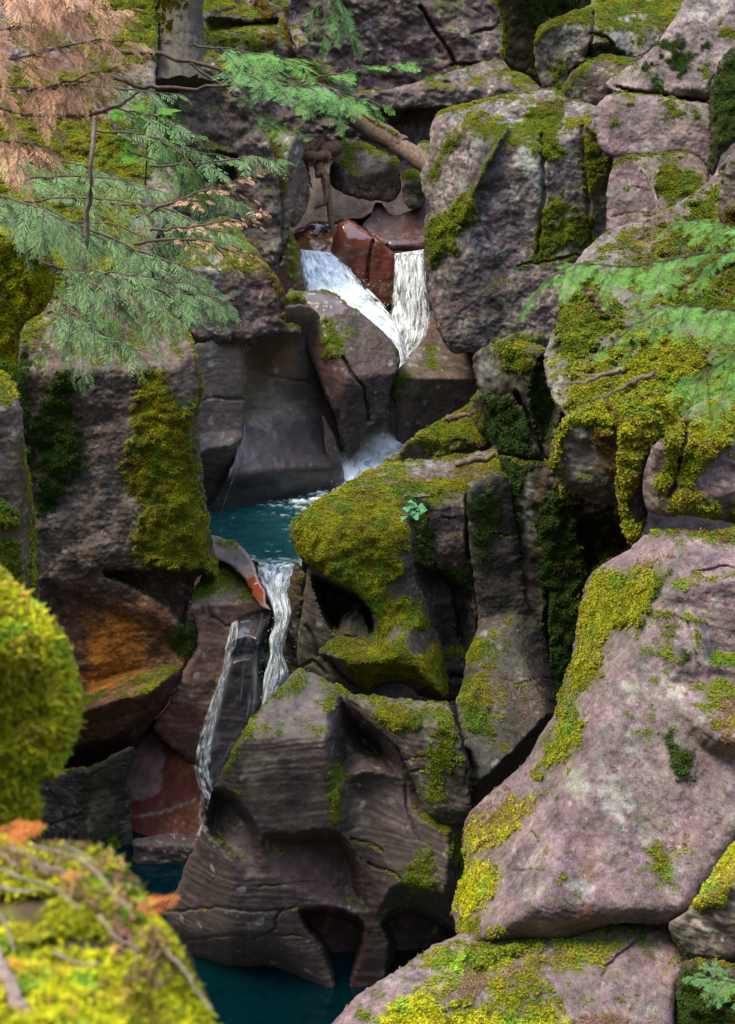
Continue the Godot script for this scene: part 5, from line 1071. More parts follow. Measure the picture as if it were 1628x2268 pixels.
	rock("side_rock", "pale purple rock with a moss fringe under the moss pillar", "rock", "", p([-80, 815, 5, 828, 30, 856, 48, 901, 53, 951, 60, 1019, 75, 1119, 83, 1259, 87, 1330, 55, 1320, -80, 1290]),
		fc([20, 1000, 8.6, 0.1, 0.1, 40, 1000, 8.6, 0.8, 0.1, 10, 870, 8.6, 0, -0.4]), {"c": Color(0.26, 0.20, 0.205), "r": 0.1, "g": 0.05, "ops": [moss(p([50, 960, 60, 1010, 75, 1110, 85, 1320, 65, 1310, 60, 1130]), 0, 8, 0.05), moss(p([-60, 1140, 30, 1120, 40, 1200, 60, 1300, -60, 1290]), 1, 20, 0.04, 0.7), tint(p([0, 1040, 50, 980, 50, 1100, 0, 1120]), Color(0.16, 0.13, 0.08), 0.6)]})
	var hump := p([-160, 1200, 0, 1250, 30, 1284, 65, 1320, 110, 1360, 140, 1400, 160, 1440, 170, 1480, 180, 1520, 180, 1580, 175, 1622, 150, 1678, 120, 1728, 95, 1728, 95, 1788, 90, 1843, 50, 1850, -160, 1840])
	rock("moss_mound", "soft bright yellow green moss mound close to the viewpoint", "mound", "", hump, fc([30, 1550, 3.0, 0.05, 0.05, 60, 1400, 2.98, 0.1, -0.25, 110, 1550, 3.0, 0.4, 0.0]),
		{"c": DARK, "r": 0.12, "a": 0.7, "k": 0.15, "th": 0.35, "s": 0, "cs": 6.0, "am": 0.0, "ops": [moss(hump, 4, 4, 0.04, 1.0, 1.2)]})
	S("G")
	var bank := p([-300, 380, 0, 450, 100, 500, 280, 560, 450, 560, 650, 570, 760, 620, 900, 720, 990, 800, 1040, 900, 1045, 970, 1150, 1080, 1230, 1150, 1300, 1260, 1360, 1370, 1390, 1460, 1440, 1550, 1510, 1720, 1500, 1780, 1530, 1880, 1560, 2100, -300, 2100])
	rock("moss_bank", "sunlit yellow moss bank strewn with grey twigs at the viewpoint", "bank", "", bank, fc([400, 1200, 2.35, 0.01, -0.13, 1100, 1300, 2.4, 0.12, -0.08]),
		{"c": Color(0.10, 0.07, 0.04), "r": 0.10, "a": 0.7, "k": 0.1, "th": 0.4, "s": 0, "cs": 6.0, "am": 0.0, "ops": [moss(bank, 4, 6, 0.035, 0.52, 1.2), moss(p([300, 560, 650, 560, 1040, 900, 1040, 1000, 700, 800]), 1, 20, 0.02, 1.1), litter(p([-40, 480, 700, 600, 1040, 960, 1200, 1500, 900, 1600, 560, 1000, 100, 700]), 1.6)]})
	S("Z")
	rock("rock_bank", "mossy rock bank going on beyond the rough corner rock", "bank", "", p([1670, -60, 2000, -160, 2500, -200, 2600, 2400, 1690, 2400, 1700, 1600, 1680, 900]),
		fc([1900, 1000, 10.0, -0.15, -0.12]), {"am": 0.05, "c": GREYP, "g": 0.3, "cs": 12.0, "li": 0.3, "th": 2.5, "r": 0.3})
	rock("rock_bank", "mossy rock bank going on beyond the bright moss pillar", "bank", "", p([-90, 1000, -300, 860, -900, 800, -1000, 2400, -100, 2400, -110, 1700, -90, 1300]),
		fc([-300, 1100, 10.8, 0.2, -0.12]), {"am": 0.05, "c": GREYP, "g": 0.3, "cs": 12.0, "li": 0.3, "th": 2.5, "r": 0.3})

# ---------------------------------------------------------------- water
func mesh_node(me: Mesh, called: String, parent: Node3D) -> MeshInstance3D:
	var mi := MeshInstance3D.new()
	mi.name = called
	mi.mesh = me
	parent.add_child(mi, true)
	return mi

func grid_mesh(v: PackedVector3Array, c: PackedColorArray, nu: int, nv: int, m: Material) -> ArrayMesh:
	var nr := PackedVector3Array()
	nr.resize(v.size())
	var ix := PackedInt32Array()
	for j in nv - 1:
		for i in nu - 1:
			var a := j * nu + i
			for q in [[a, a + 1, a + nu], [a + 1, a + nu + 1, a + nu]]:
				if c[q[0]].a <= 0.001 and c[q[1]].a <= 0.001 and c[q[2]].a <= 0.001: continue
				var n := (v[q[2]] - v[q[0]]).cross(v[q[1]] - v[q[0]])
				nr[q[0]] += n; nr[q[1]] += n; nr[q[2]] += n
				ix.append_array(PackedInt32Array(q))
	for k in nr.size(): nr[k] = nr[k].normalized()
	var arr := []
	arr.resize(Mesh.ARRAY_MAX)
	arr[Mesh.ARRAY_VERTEX] = v; arr[Mesh.ARRAY_NORMAL] = nr; arr[Mesh.ARRAY_COLOR] = c; arr[Mesh.ARRAY_INDEX] = ix
	var me := ArrayMesh.new()
	me.add_surface_from_arrays(Mesh.PRIMITIVE_TRIANGLES, arr)
	me.surface_set_material(0, m)
	return me

func hermite(a: Array, f: float) -> Array:      # rows of numbers, eased along their run
	var n := a.size()
	var x := clampf(f, 0.0, 1.0) * (n - 1)
	var i := mini(int(x), n - 2)
	var u := x - i
	var r := []
	for k in a[0].size():
		var p0: float = a[maxi(i - 1, 0)][k]
		var p1: float = a[i][k]
		var p2: float = a[i + 1][k]
		var p3: float = a[mini(i + 2, n - 1)][k]
		r.append(0.5 * (2 * p1 + (p2 - p0) * u + (2 * p0 - 5 * p1 + 4 * p2 - p3) * u * u + (3 * p1 - p0 - 3 * p2 + p3) * u * u * u))
	return r

# falling water: rows run across the flow: near edge x, y, far edge x, y, distance of each
func fall(called: String, label: String, rows: Array, nu: int, nv: int, bulge: float, o := {}) -> Node3D:
	var root: Node3D = null
	var layers: int = o.get("layers", 3)
	var white: float = o.get("white", 0.6)
	var stretch: float = o.get("stretch", 3.0)
	var fine: float = o.get("fine", 22.0)
	var clear: Color = o.get("clear", Color(0.20, 0.27, 0.32))
	var across: float = o.get("across", 1.0)
	for L in layers:
		var v := PackedVector3Array()
		var c := PackedColorArray()
		for j in nv:
			var f := float(j) / (nv - 1)
			var q := hermite(rows, f)
			for i in nu:
				var u := float(i) / (nu - 1)
				var x: float = lerpf(sox + q[0] * ssc, sox + q[2] * ssc, u)
				var y: float = lerpf(soy + q[1] * ssc, soy + q[3] * ssc, u)
				var t: float = lerpf(q[4], q[5], u)
				var warp: float = nA.get_noise_2d(u * 3.0 * across + L * 9.0, f * stretch * 1.3) * o.get("warp", 0.22)
				var s1 := nB.get_noise_2d((u + warp) * fine * 0.3 * across + L * 31.0, f * stretch * 1.6)
				var s2 := nC.get_noise_2d((u + warp) * fine * across + L * 17.0, f * stretch * 2.2)
				var s3 := nC.get_noise_2d((u + warp) * fine * 1.2 + L * 5.0, f * stretch * 6.0)
				var edge := minf(u, 1.0 - u)
				t -= bulge * sqrt(maxf(0.0, 4.0 * u * (1.0 - u))) + (s1 * 0.022 + s2 * 0.006 + s3 * o.get("foam", 0.004)) + (layers - 1 - L) * -0.035
				v.append(at(x + s2 * 1.5, y, t))
				var clump := nB.get_noise_2d(u * 4.0 * across + L * 3.0, f * stretch * 2.6 + 40.0)
				var w := clampf(white + s1 * 0.7 + s2 * (0.30 + 0.5 * clump) + s3 * 0.25 + clump * 0.5 - L * 0.12, 0.0, 1.0)
				if o.has("calm"): w *= clampf((f - 0.02) / o.calm, 0.0, 1.0)
				if o.has("left"): w = clampf(w + o.left * clampf(1.0 - u / 0.22, 0.0, 1.0) * clampf(f * 3.0, 0.0, 1.0), 0.0, 1.0)
				var col := clear.lerp(Color(0.76, 0.83, 0.90), w)
				if o.has("calm"): col = col.lerp(Color(0.02, 0.075, 0.085), clampf(1.0 - f / o.calm, 0.0, 1.0) * 0.85)
				var al := clampf(w * 1.25 + (o.get("solid", 0.35) if L == 0 else 0.0), 0.0, 1.0)
				al *= o.get("alpha", 1.0)
				al *= clampf((edge + 0.16 * (s2 + s1) - 0.02) * 7.0 * o.get("edge", 1.0), 0.0, 1.0)
				if o.get("fade", 0.0) > 0.0: al *= clampf(f / o.fade, 0, 1)
				if o.get("fray", 0.0) > 0.0: al *= clampf((1.0 - f + 0.15 * s2) / o.fray, 0.0, 1.0)
				c.append(Color(col.r, col.g, col.b, al))
		var me := grid_mesh(v, c, nu, nv, M.foam)
		if root == null:
			root = base(called, Vector3.ZERO)
			tag(root, label, "waterfall")
		mesh_node(me, "water_sheet", root)
	# flung drops
	if o.get("drops", 0) > 0:
		var buf := PackedFloat32Array()
		for k in int(o.drops):
			var q := hermite(rows, rng.randf_range(o.get("d0", 0.5), 1.0))
			var u := rng.randf()
			var P := at(lerpf(sox + q[0] * ssc, sox + q[2] * ssc, u), lerpf(soy + q[1] * ssc, soy + q[3] * ssc, u), lerpf(q[4], q[5], u) - bulge - 0.05)
			P += Vector3(rng.randfn(0, 0.10), absf(rng.randfn(0, 0.10)), rng.randf_range(0, 0.15))
			put(buf, P, Vector3(rng.randfn(0, 0.2), 1, rng.randfn(0, 0.2)).normalized(), rng.randf_range(0.003, 0.009))
			buf.append_array(PackedFloat32Array([0.85, 0.9, 0.95, 1.0]))
		multi(root, "flung_drops", M.drop, buf)
	return root

func pool(called: String, label: String, level: float, x0: float, x1: float, z0: float, z1: float, cell: float, amp: float, deep: Color, foam_at: Vector3, foam_r: float, spill := []):
	var nu := int((x1 - x0) / cell)
	var nv := int((z1 - z0) / cell)
	var v := PackedVector3Array()
	var c := PackedColorArray()
	for j in nv:
		for i in nu:
			var x := x0 + i * cell
			var z := z0 + j * cell
			var d := Vector2(x - foam_at.x, z - foam_at.z).length()
			var near := clampf(1.0 - d / foam_r, 0.0, 1.0)
			var w := nB.get_noise_2d(x * 3.0 + nA.get_noise_2d(x, z) * 0.8, z * 6.0)
			var w2 := nC.get_noise_2d(x * 11.0 + w * 1.2, z * 20.0)
			var drop := 0.0
			var keep := 1.0
			var zs: float = (spill[2] + 0.05 * nA.get_noise_1d(x * 6.0) - 0.9 * (x + 0.82) * (x + 0.82)) if spill.size() > 0 else 0.0
			if spill.size() > 0 and z > zs:
				drop = (z - zs) * (z - zs) * 7.0
				if x < spill[0] or x > spill[1]: keep = 0.0
			v.append(Vector3(x, level + (w * 0.5 + w2 * 0.33) * amp * (0.6 + near) - drop, z))
			var f := clampf((w * 0.9 + w2 * 0.8 + near * 1.4 - 0.9) * 1.6, 0.0, 1.0) if foam_r > 0.0 else 0.0
			if spill.size() > 0: f = maxf(f, clampf((z - zs + 0.10) * 4.0, 0.0, 0.8) * clampf(0.45 + w2 * 1.4, 0.0, 1.0))
			var cc := deep.lerp(Color(0.62, 0.70, 0.76), f * 0.85) * (1.0 + 0.3 * w)
			cc.a = keep
			c.append(cc)
	var mi := mesh_node(grid_mesh(v, c, nu, nv, M.pool), called, self)
	mi.name = called
	tag(mi, label, "water", "", "structure")

func ribbon(called: String, label: String, pts: Array, wid: Array, group := ""):
	# a thin stream that clings to the rock: x, y, distance, width in metres
	var v := PackedVector3Array()
	var c := PackedColorArray()
	var n := pts.size() * 14
	var nu := 9
	for j in n:
		var f := float(j) / (n - 1)
		var q := hermite(pts, f)
		var w: float = hermite(wid, f)[0]
		var P := at(sox + q[0] * ssc, soy + q[1] * ssc, q[2])
		for i in nu:
			var u := float(i) / (nu - 1) - 0.5
			var s := nC.get_noise_2d(u * 9.0 + j * 0.02, f * 9.0)
			v.append(P + Vector3(u * w + s * w * 0.15, 0, 0) - fwd * (cos(u * PI) * w * 0.25 + s * 0.008))
			var k := clampf(0.6 + s * 1.2, 0.0, 1.0)
			c.append(Color(0.16, 0.20, 0.25).lerp(Color(0.55, 0.62, 0.70), k) * Color(1, 1, 1, 0) + Color(0, 0, 0, clampf((0.5 - absf(u)) * 8.0, 0, 1) * (0.02 + 0.40 * k * k)))
	var root := base(called)
	tag(root, label, "trickle", group)
	mesh_node(grid_mesh(v, c, nu, n, M.foam), "water_strand", root)

func water():
	var fm := StandardMaterial3D.new()
	fm.vertex_color_use_as_albedo = true
	fm.transparency = BaseMaterial3D.TRANSPARENCY_ALPHA
	fm.roughness = 0.5
	fm.metallic_specular = 0.5
	fm.cull_mode = BaseMaterial3D.CULL_DISABLED
	M.foam = fm
	var pm := StandardMaterial3D.new()
	pm.vertex_color_use_as_albedo = true
	pm.roughness = 0.10
	pm.metallic_specular = 0.5
	M.pool = pm
	var dm := SphereMesh.new()
	dm.radius = 0.5; dm.height = 1.0; dm.radial_segments = 6; dm.rings = 3
	var dmm := StandardMaterial3D.new()
	dmm.vertex_color_use_as_albedo = true
	dmm.roughness = 0.1
	dm.material = dmm
	M.drop = dm
	S("Z")
	fall("plunging_fall", "thick white fall plunging behind the wedge shaped boulder", [[664, 552, 735, 560, 18.25, 18.2], [664, 585, 765, 585, 18.0, 18.1], [672, 630, 795, 620, 17.7, 17.95], [700, 690, 830, 655, 17.5, 17.7], [790, 740, 862, 690, 17.3, 17.5], [850, 790, 890, 740, 17.2, 17.35], [880, 830, 900, 800, 17.1, 17.2]],
		60, 170, 0.16, {"white": 0.70, "fine": 13.0, "stretch": 2.2, "solid": 0.9, "foam": 0.008, "drops": 900, "d0": 0.3, "clear": Color(0.42, 0.55, 0.60)})
	fall("veil_fall", "fine streaked veil of water spilling over the red ledge", [[874, 562, 938, 552, 18.0, 17.95], [873, 580, 940, 575, 17.85, 17.8], [871, 640, 946, 640, 17.7, 17.65], [866, 700, 955, 700, 17.5, 17.5], [868, 745, 950, 750, 17.3, 17.3], [876, 790, 915, 795, 17.2, 17.2], [880, 825, 896, 825, 17.1, 17.1]],
		90, 150, 0.05, {"white": 0.34, "fine": 22.0, "stretch": 1.6, "solid": 0.22, "warp": 0.34, "drops": 600, "d0": 0.5, "clear": Color(0.32, 0.37, 0.42)})
	fall("under_fall", "white water rushing out beneath the wedge shaped boulder", [[690, 880, 900, 880, 16.8, 16.8], [705, 940, 905, 930, 16.6, 16.6], [720, 1000, 915, 1000, 16.4, 16.4], [730, 1050, 915, 1050, 16.15, 16.15], [735, 1110, 915, 1110, 15.85, 15.85]],
		80, 120, 0.06, {"white": 1.0, "fine": 14.0, "stretch": 2.4, "solid": 0.9, "foam": 0.008, "drops": 250, "clear": Color(0.45, 0.52, 0.60)})
	S("C")
	fall("lower_fall", "twisting lower fall slipping from the upper pool past the red lip", [[880, 625, 1275, 625, 14.22, 14.22], [900, 665, 1262, 665, 14.04, 14.04], [925, 720, 1250, 710, 13.95, 13.95], [955, 820, 1225, 820, 13.82, 13.82], [1010, 940, 1208, 930, 13.7, 13.75], [1055, 1070, 1230, 1070, 13.55, 13.6], [1065, 1180, 1205, 1190, 13.48, 13.5], [1020, 1310, 1165, 1330, 13.40, 13.42], [1030, 1450, 1152, 1460, 13.35, 13.4], [985, 1600, 1200, 1610, 13.3, 13.35], [965, 1750, 1130, 1760, 13.25, 13.3], [955, 1950, 1010, 1950, 13.2, 13.2]],
		60, 260, 0.07, {"white": 0.46, "fine": 19.0, "stretch": 2.2, "solid": 0.7, "foam": 0.004, "calm": 0.06, "drops": 50, "clear": Color(0.16, 0.22, 0.25)})
	pool("upper_pool", "choppy teal upper pool under the carved wall", -5.23, -2.2, 0.7, -15.1, -12.62, 0.014, 0.042, Color(0.008, 0.046, 0.050), Vector3(-0.35, 0, -14.8), 1.15, [-1.02, -0.63, -12.98])
	pool("lower_pool", "still dark teal pool at the bottom of the gorge", -7.55, -4.0, 1.6, -13.2, -8.5, 0.03, 0.010, Color(0.002, 0.013, 0.018), Vector3.ZERO, 0.0)
	S("Z")
	ribbon("wall_trickle", "thin bright trickle down the edge of the wall panel", [[543, 935, 15.1], [538, 985, 15.1], [524, 1040, 15.1], [505, 1090, 15.1], [488, 1145, 15.1]], [[0.006], [0.007], [0.008], [0.008], [0.008]])
	fall("chute_film", "silky translucent film of water sliding down the dark chute", [[514, 1376, 604, 1350, 13.50, 13.52], [504, 1420, 590, 1415, 13.40, 13.42], [497, 1450, 584, 1450, 13.38, 13.40], [474, 1550, 588, 1555, 13.40, 13.40], [450, 1630, 575, 1640, 13.42, 13.40], [434, 1700, 530, 1710, 13.42, 13.40], [446, 1760, 492, 1765, 13.42, 13.40], [448, 1810, 472, 1815, 13.42, 13.40], [436, 1850, 456, 1852, 13.42, 13.40]],
		50, 200, 0.02, {"layers": 2, "white": -0.12, "fine": 9.0, "stretch": 1.4, "solid": 0.22, "left": 0.75, "alpha": 0.22, "clear": Color(0.12, 0.17, 0.23)})
	fall("chute_stream", "broken white stream hugging the edge of the dark chute", [[512, 1380, 530, 1376, 13.46, 13.46], [500, 1430, 522, 1432, 13.37, 13.37], [493, 1470, 512, 1474, 13.36, 13.36], [476, 1530, 496, 1535, 13.37, 13.37], [453, 1595, 480, 1602, 13.38, 13.38], [438, 1645, 470, 1655, 13.38, 13.38], [430, 1695, 466, 1705, 13.39, 13.39], [440, 1740, 474, 1748, 13.39, 13.39], [456, 1778, 480, 1782, 13.39, 13.39], [450, 1815, 474, 1820, 13.39, 13.39], [430, 1852, 464, 1852, 13.38, 13.38]],
		26, 240, 0.02, {"layers": 2, "white": 0.22, "fine": 6.0, "stretch": 5.0, "solid": 0.05, "alpha": 0.75, "clear": Color(0.30, 0.37, 0.44)})
	S("A")
	ribbon("drip_strand", "glinting strand of water dripping off the driftwood", [[530, 690, 18.55], [540, 760, 18.5], [535, 830, 18.5]], [[0.02], [0.02], [0.01]], "drips off the driftwood")
	ribbon("drip_strand", "glinting strand of water dripping off the driftwood", [[600, 640, 18.55], [622, 720, 18.5], [600, 840, 18.5]], [[0.02], [0.03], [0.015]], "drips off the driftwood")
	ribbon("drip_strand", "glinting strand of water dripping off the driftwood", [[650, 690, 18.55], [655, 760, 18.5], [670, 820, 18.5]], [[0.015], [0.02], [0.01]], "drips off the driftwood")

# ---------------------------------------------------------------- wood and greenery
func tube(st: SurfaceTool, pts: Array, rad: Array, sides := 7, rough := 0.0, col := Color(0.1, 0.08, 0.06), col2 := Color(0.05, 0.04, 0.03)):
	var n := pts.size()
	var rings := []
	for k in n:
		var tan_: Vector3 = (pts[mini(k + 1, n - 1)] - pts[maxi(k - 1, 0)]).normalized()
		var a := tan_.cross(Vector3(0.13, 0.95, 0.28)).normalized()
		var b := a.cross(tan_)
		var ring := []
		for i in sides:
			var an := i * TAU / sides
			var d := a * cos(an) + b * sin(an)
			var q: Vector3 = pts[k] + d * rad[k]
			var s := nB.get_noise_3dv(Vector3(cos(an) * sides * 0.16, k * 0.11, sin(an) * sides * 0.16) + pts[0])
			ring.append([q + d * rad[k] * s * rough, d, col2.lerp(col, clampf(0.5 + s * 1.4, 0, 1))])
		rings.append(ring)
	for k in n - 1:
		for i in sides:
			var j := (i + 1) % sides
			for q in [rings[k][i], rings[k][j], rings[k + 1][i], rings[k][j], rings[k + 1][j], rings[k + 1][i]]:
				st.set_color(q[2]); st.set_normal(q[1]); st.add_vertex(q[0])
	for e in [[0, -1.0], [n - 1, 1.0]]:
		var ring: Array = rings[e[0]]
		var tn: Vector3 = (pts[mini(e[0] + 1, n - 1)] - pts[maxi(e[0] - 1, 0)]).normalized() * e[1]
		for i in sides:
			for q in ([ring[i][0], pts[e[0]], ring[(i + 1) % sides][0]] if e[1] < 0 else [ring[i][0], ring[(i + 1) % sides][0], pts[e[0]]]):
				st.set_color(col2); st.set_normal(tn); st.add_vertex(q)

func begin() -> SurfaceTool:
	var st := SurfaceTool.new()
	st.begin(Mesh.PRIMITIVE_TRIANGLES)
	return st

func path(pts: Array, n: int, wob := 0.0) -> Array:
	var r := []
	for k in n:
		var q := hermite(pts, float(k) / (n - 1))
		var P := at(sox + q[0] * ssc, soy + q[1] * ssc, q[2])
		P += Vector3(nA.get_noise_1d(k * 0.35 + pts[0][0]), nA.get_noise_1d(k * 0.35 + 50.0 + pts[0][1]), nA.get_noise_1d(k * 0.35 + 99.0)) * wob
		r.append(P)
	return r

func taper(a: float, b: float, n: int) -> Array:
	var r := []
	for k in n: r.append(lerpf(a, b, float(k) / (n - 1)))
	return r

func part(st: SurfaceTool, called: String, m: Material, parent: Node3D) -> MeshInstance3D:
	var me := st.commit()
	me.surface_set_material(0, m)
	return mesh_node(me, called, parent)

func stick(called: String, label: String, category: String, pts: Array, r0: float, r1: float, col: Color, group := "", twigs := []) -> Node3D:
	var root := base(called)
	tag(root, label, category, group)
	var st := begin()
	var n := 18
	tube(st, path(pts, n, r0 * 1.2), taper(r0, r1, n), 8, 0.35, col, col * 0.88)
	part(st, "stem", M.bark, root)
	for t in twigs:
		var s2 := begin()
		tube(s2, path(t, 9, r0 * 0.5), taper(r0 * 0.5, r0 * 0.15, 9), 5, 0.2, col, col * 0.9)
		part(s2, "twig", M.bark, root)
	return root

func leaf_tri(st: SurfaceTool, a: Vector3, b: Vector3, c: Vector3, col: Color):
	var n := (c - a).cross(b - a).normalized()
	for q in [a, b, c]:
		st.set_color(col); st.set_normal(n); st.add_vertex(q)

# a flat drooping cedar frond, one unit long along x
func cedar_frond(seed_: int, tip: Color, deep: Color, dense := 7) -> ArrayMesh:
	var r := RandomNumberGenerator.new()
	r.seed = seed_
	var st := begin()
	var at_x := func(x: float) -> Vector3: return Vector3(x, -0.22 * x * x, 0.05 * sin(x * 3.0 + seed_))
	for k in 8:
		var a: Vector3 = at_x.call(k / 8.0)
		var b: Vector3 = at_x.call((k + 1) / 8.0)
		var w := Vector3(0, 0, 0.014 * (1.0 - k / 9.0))
		leaf_tri(st, a - w, b - w, b + w, deep); leaf_tri(st, a - w, b + w, a + w, deep)
	for k in dense:
		for s in [-1.0, 1.0]:
			var x: float = (k + (0.5 if s > 0 else 0.0) + r.randf() * 0.3) / dense
			if x > 0.97: continue
			var o: Vector3 = at_x.call(x)
			var L := (0.42 * (1.0 - x) + 0.12) * r.randf_range(0.75, 1.2) * minf(1.0, x * 4.0 + 0.4)
			var d := Vector3(0.80, -0.14 + r.randfn(0, 0.10), s * r.randf_range(0.5, 0.75)).normalized()
			var side := d.cross(Vector3.UP).normalized() * 0.020
			var c := deep.lerp(tip, r.randf_range(0.25, 1.0))
			var m := o + d * L * 0.55 + Vector3(0, -0.02 * L, 0)
			var e := o + d * L + Vector3(0, -0.12 * L, 0)
			leaf_tri(st, o, m - side, m + side, c)
			leaf_tri(st, m - side, e, m + side, c * 1.1)
			for s2 in [-1.0, 1.0]:
				for f in [0.35, 0.65]:
					var b := o.lerp(e, f)
					var q: Vector3 = b + (d * 0.8 + side * 50.0 * s2 * 0.5).normalized() * L * 0.20
					leaf_tri(st, b - d * 0.02, q, b + d * 0.03, c * r.randf_range(0.75, 1.1))
	return st.commit()

# a hemlock spray: twig with two ranks of short needles and side twigs
func hemlock_spray(seed_: int, tip: Color, deep: Color) -> ArrayMesh:
	var r := RandomNumberGenerator.new()
	r.seed = seed_
	var st := begin()
	var twigs := [[Vector3.ZERO, Vector3(1, -0.12, 0), 26]]
	for k in 5:
		for s in [-1.0, 1.0]:
			var x: float = 0.08 + k * 0.17 + (0.08 if s > 0 else 0.0)
			var L := (0.48 * (1.0 - x) + 0.10) * r.randf_range(0.6, 1.25)
			var an := r.randf_range(0.45, 1.05)
			twigs.append([Vector3(x, -0.12 * x, 0), Vector3(cos(an) * L, r.randf_range(-0.35, 0.05) * L, s * sin(an) * L), int(6 + 20 * L)])
	for t in twigs:
		var o: Vector3 = t[0]
		var d: Vector3 = t[1]
		var dn := d.normalized()
		var side := dn.cross(Vector3.UP).normalized()
		leaf_tri(st, o - side * 0.008, o + d, o + side * 0.008, Color(0.10, 0.07, 0.045))
		for k in t[2]:
			for s in [-1.0, 1.0]:
				var f: float = (k + r.randf() * 0.8) / t[2]
				var b := o + d * f
				var dd: Vector3 = (dn * r.randf_range(0.3, 0.6) + side * s + Vector3(0, r.randf_range(-0.1, 0.35), 0)).normalized()
				var ll := 0.085 * r.randf_range(0.7, 1.2) * (1.0 - 0.35 * f)
				var w := dn * 0.0065
				var c := deep.lerp(tip, clampf(f * 0.7 + r.randf() * 0.4, 0, 1))
				leaf_tri(st, b - w, b + dd * ll, b + w, c)
	return st.commit()

func bough(called: String, label: String, category: String, group: String, pts: Array, n: int, size: float, meshes: Array, partname: String, stem_r: float, o := {}) -> Node3D:
	var root := base(called)
	tag(root, label, category, group)
	var m := 22
	var P := path(pts, m, stem_r * 2.0)
	var st := begin()
	tube(st, P, taper(stem_r, stem_r * 0.18, m), 6, 0.25, o.get("bark", Color(0.13, 0.10, 0.075)), o.get("bark2", Color(0.09, 0.07, 0.055)))
	part(st, "stem", M.bark, root)
	var start: float = o.get("start", 0.12)
	var spread: float = o.get("spread", 0.75)
	var droop: float = o.get("droop", 0.25)
	var side_n: int = o.get("sides", 0)
	var lines := [[P, start, n]]
	# side shoots carry fronds of their own
	for k in side_n:
		var f := lerpf(start, 0.9, (k + 0.5) / side_n)
		var i := int(f * (m - 2))
		var tn: Vector3 = (P[i + 1] - P[i]).normalized()
		var s := -1.0 if k % 2 == 0 else 1.0
		var dir := (tn * 0.7 + tn.cross(Vector3.UP).normalized() * s * 0.65 + Vector3(0, -droop * 0.6 + rng.randfn(0, 0.08), 0)).normalized()
		var L: float = o.get("side", 0.5) * (1.1 - f) * rng.randf_range(0.7, 1.2) + size * 0.6
		var q := []
		for e in 8:
			var g := e / 7.0
			q.append(P[i] + dir * L * g + Vector3(0, -0.22 * L * g * g * (droop / 0.25), 0))
		var s2 := begin()
		tube(s2, q, taper(stem_r * 0.4, stem_r * 0.12, 8), 5, 0.2, o.get("bark", Color(0.13, 0.10, 0.075)), o.get("bark2", Color(0.09, 0.07, 0.055)))
		part(s2, "side_shoot", M.bark, root)
		lines.append([q, 0.1, maxi(3, int(L / (size * o.get("gap", 0.28))))])
	for ln in lines:
		var Q: Array = ln[0]
		for k in ln[2]:
			var f := lerpf(ln[1], 1.0, (k + 0.5) / ln[2])
			var i := mini(int(f * (Q.size() - 1)), Q.size() - 2)
			var g := f * (Q.size() - 1) - i
			var b: Vector3 = Q[i].lerp(Q[i + 1], g)
			var tn: Vector3 = (Q[i + 1] - Q[i]).normalized()
			var s := -1.0 if k % 2 == 0 else 1.0
			if k >= ln[2] - 1: s = 0.0
			var sideways := tn.cross(Vector3.UP).normalized()
			var x := (tn + sideways * s * spread * rng.randf_range(0.6, 1.3) + Vector3(0, -droop * rng.randf_range(0.4, 1.6), 0)).normalized()
			var up := (Vector3.UP + Vector3(rng.randfn(0, 0.5), 0, rng.randfn(0.1, 0.5))).slide(x).normalized()
			var z := x.cross(up)
			var sc := size * rng.randf_range(0.55, 1.35) * (1.15 - 0.4 * f)
			var mi := MeshInstance3D.new()
			mi.name = partname
			mi.mesh = meshes[rng.randi() % meshes.size()]
			mi.transform = Transform3D(Basis(x * sc, up * sc, z * sc), b)
			root.add_child(mi, true)
	return root

func leaf_mesh(lobes: int, c1: Color, c2: Color) -> ArrayMesh:
	var st := begin()
	var pts := []
	var n := lobes * 4
	for k in n + 1:
		var a := lerpf(-2.6, 2.6, float(k) / n)
		var r := 0.5 + 0.16 * cos(a * lobes * 0.9) + 0.05 * cos(a * lobes * 3.0)
		pts.append(Vector3(0.45 + cos(a) * r, -0.10 * absf(sin(a)) - 0.12 * maxf(0.0, cos(a)), sin(a) * r * 0.9))
	for k in n:
		leaf_tri(st, Vector3(0, 0, 0), pts[k + 1], pts[k], c1.lerp(c2, float(k % 3) / 3.0))
	return st.commit()

func leafy(called: String, label: String, category: String, stems: Array, leaves: Array, size: float, mesh: ArrayMesh, bark: Color):
	var root := base(called)
	tag(root, label, category)
	for s in stems:
		var st := begin()
		tube(st, path(s, 10, 0.01), taper(0.008, 0.003, 10), 5, 0.1, bark, bark * 0.6)
		part(st, "stem", M.bark, root)
	for l in leaves:
		var mi := MeshInstance3D.new()
		mi.name = "leaf"
		mi.mesh = mesh
		var a := rng.randf() * TAU
		var x := Vector3(cos(a), rng.randf_range(-0.5, 0.0), absf(sin(a)) * 0.9).normalized()
		var up := (Vector3.UP + Vector3(rng.randfn(0, 0.25), 0, 0.5)).slide(x).normalized()
		var sc := size * rng.randf_range(0.7, 1.2)
		mi.transform = Transform3D(Basis(x * sc, up * sc, x.cross(up) * sc), at(sox + l[0] * ssc, soy + l[1] * ssc, l[2]))
		root.add_child(mi, true)

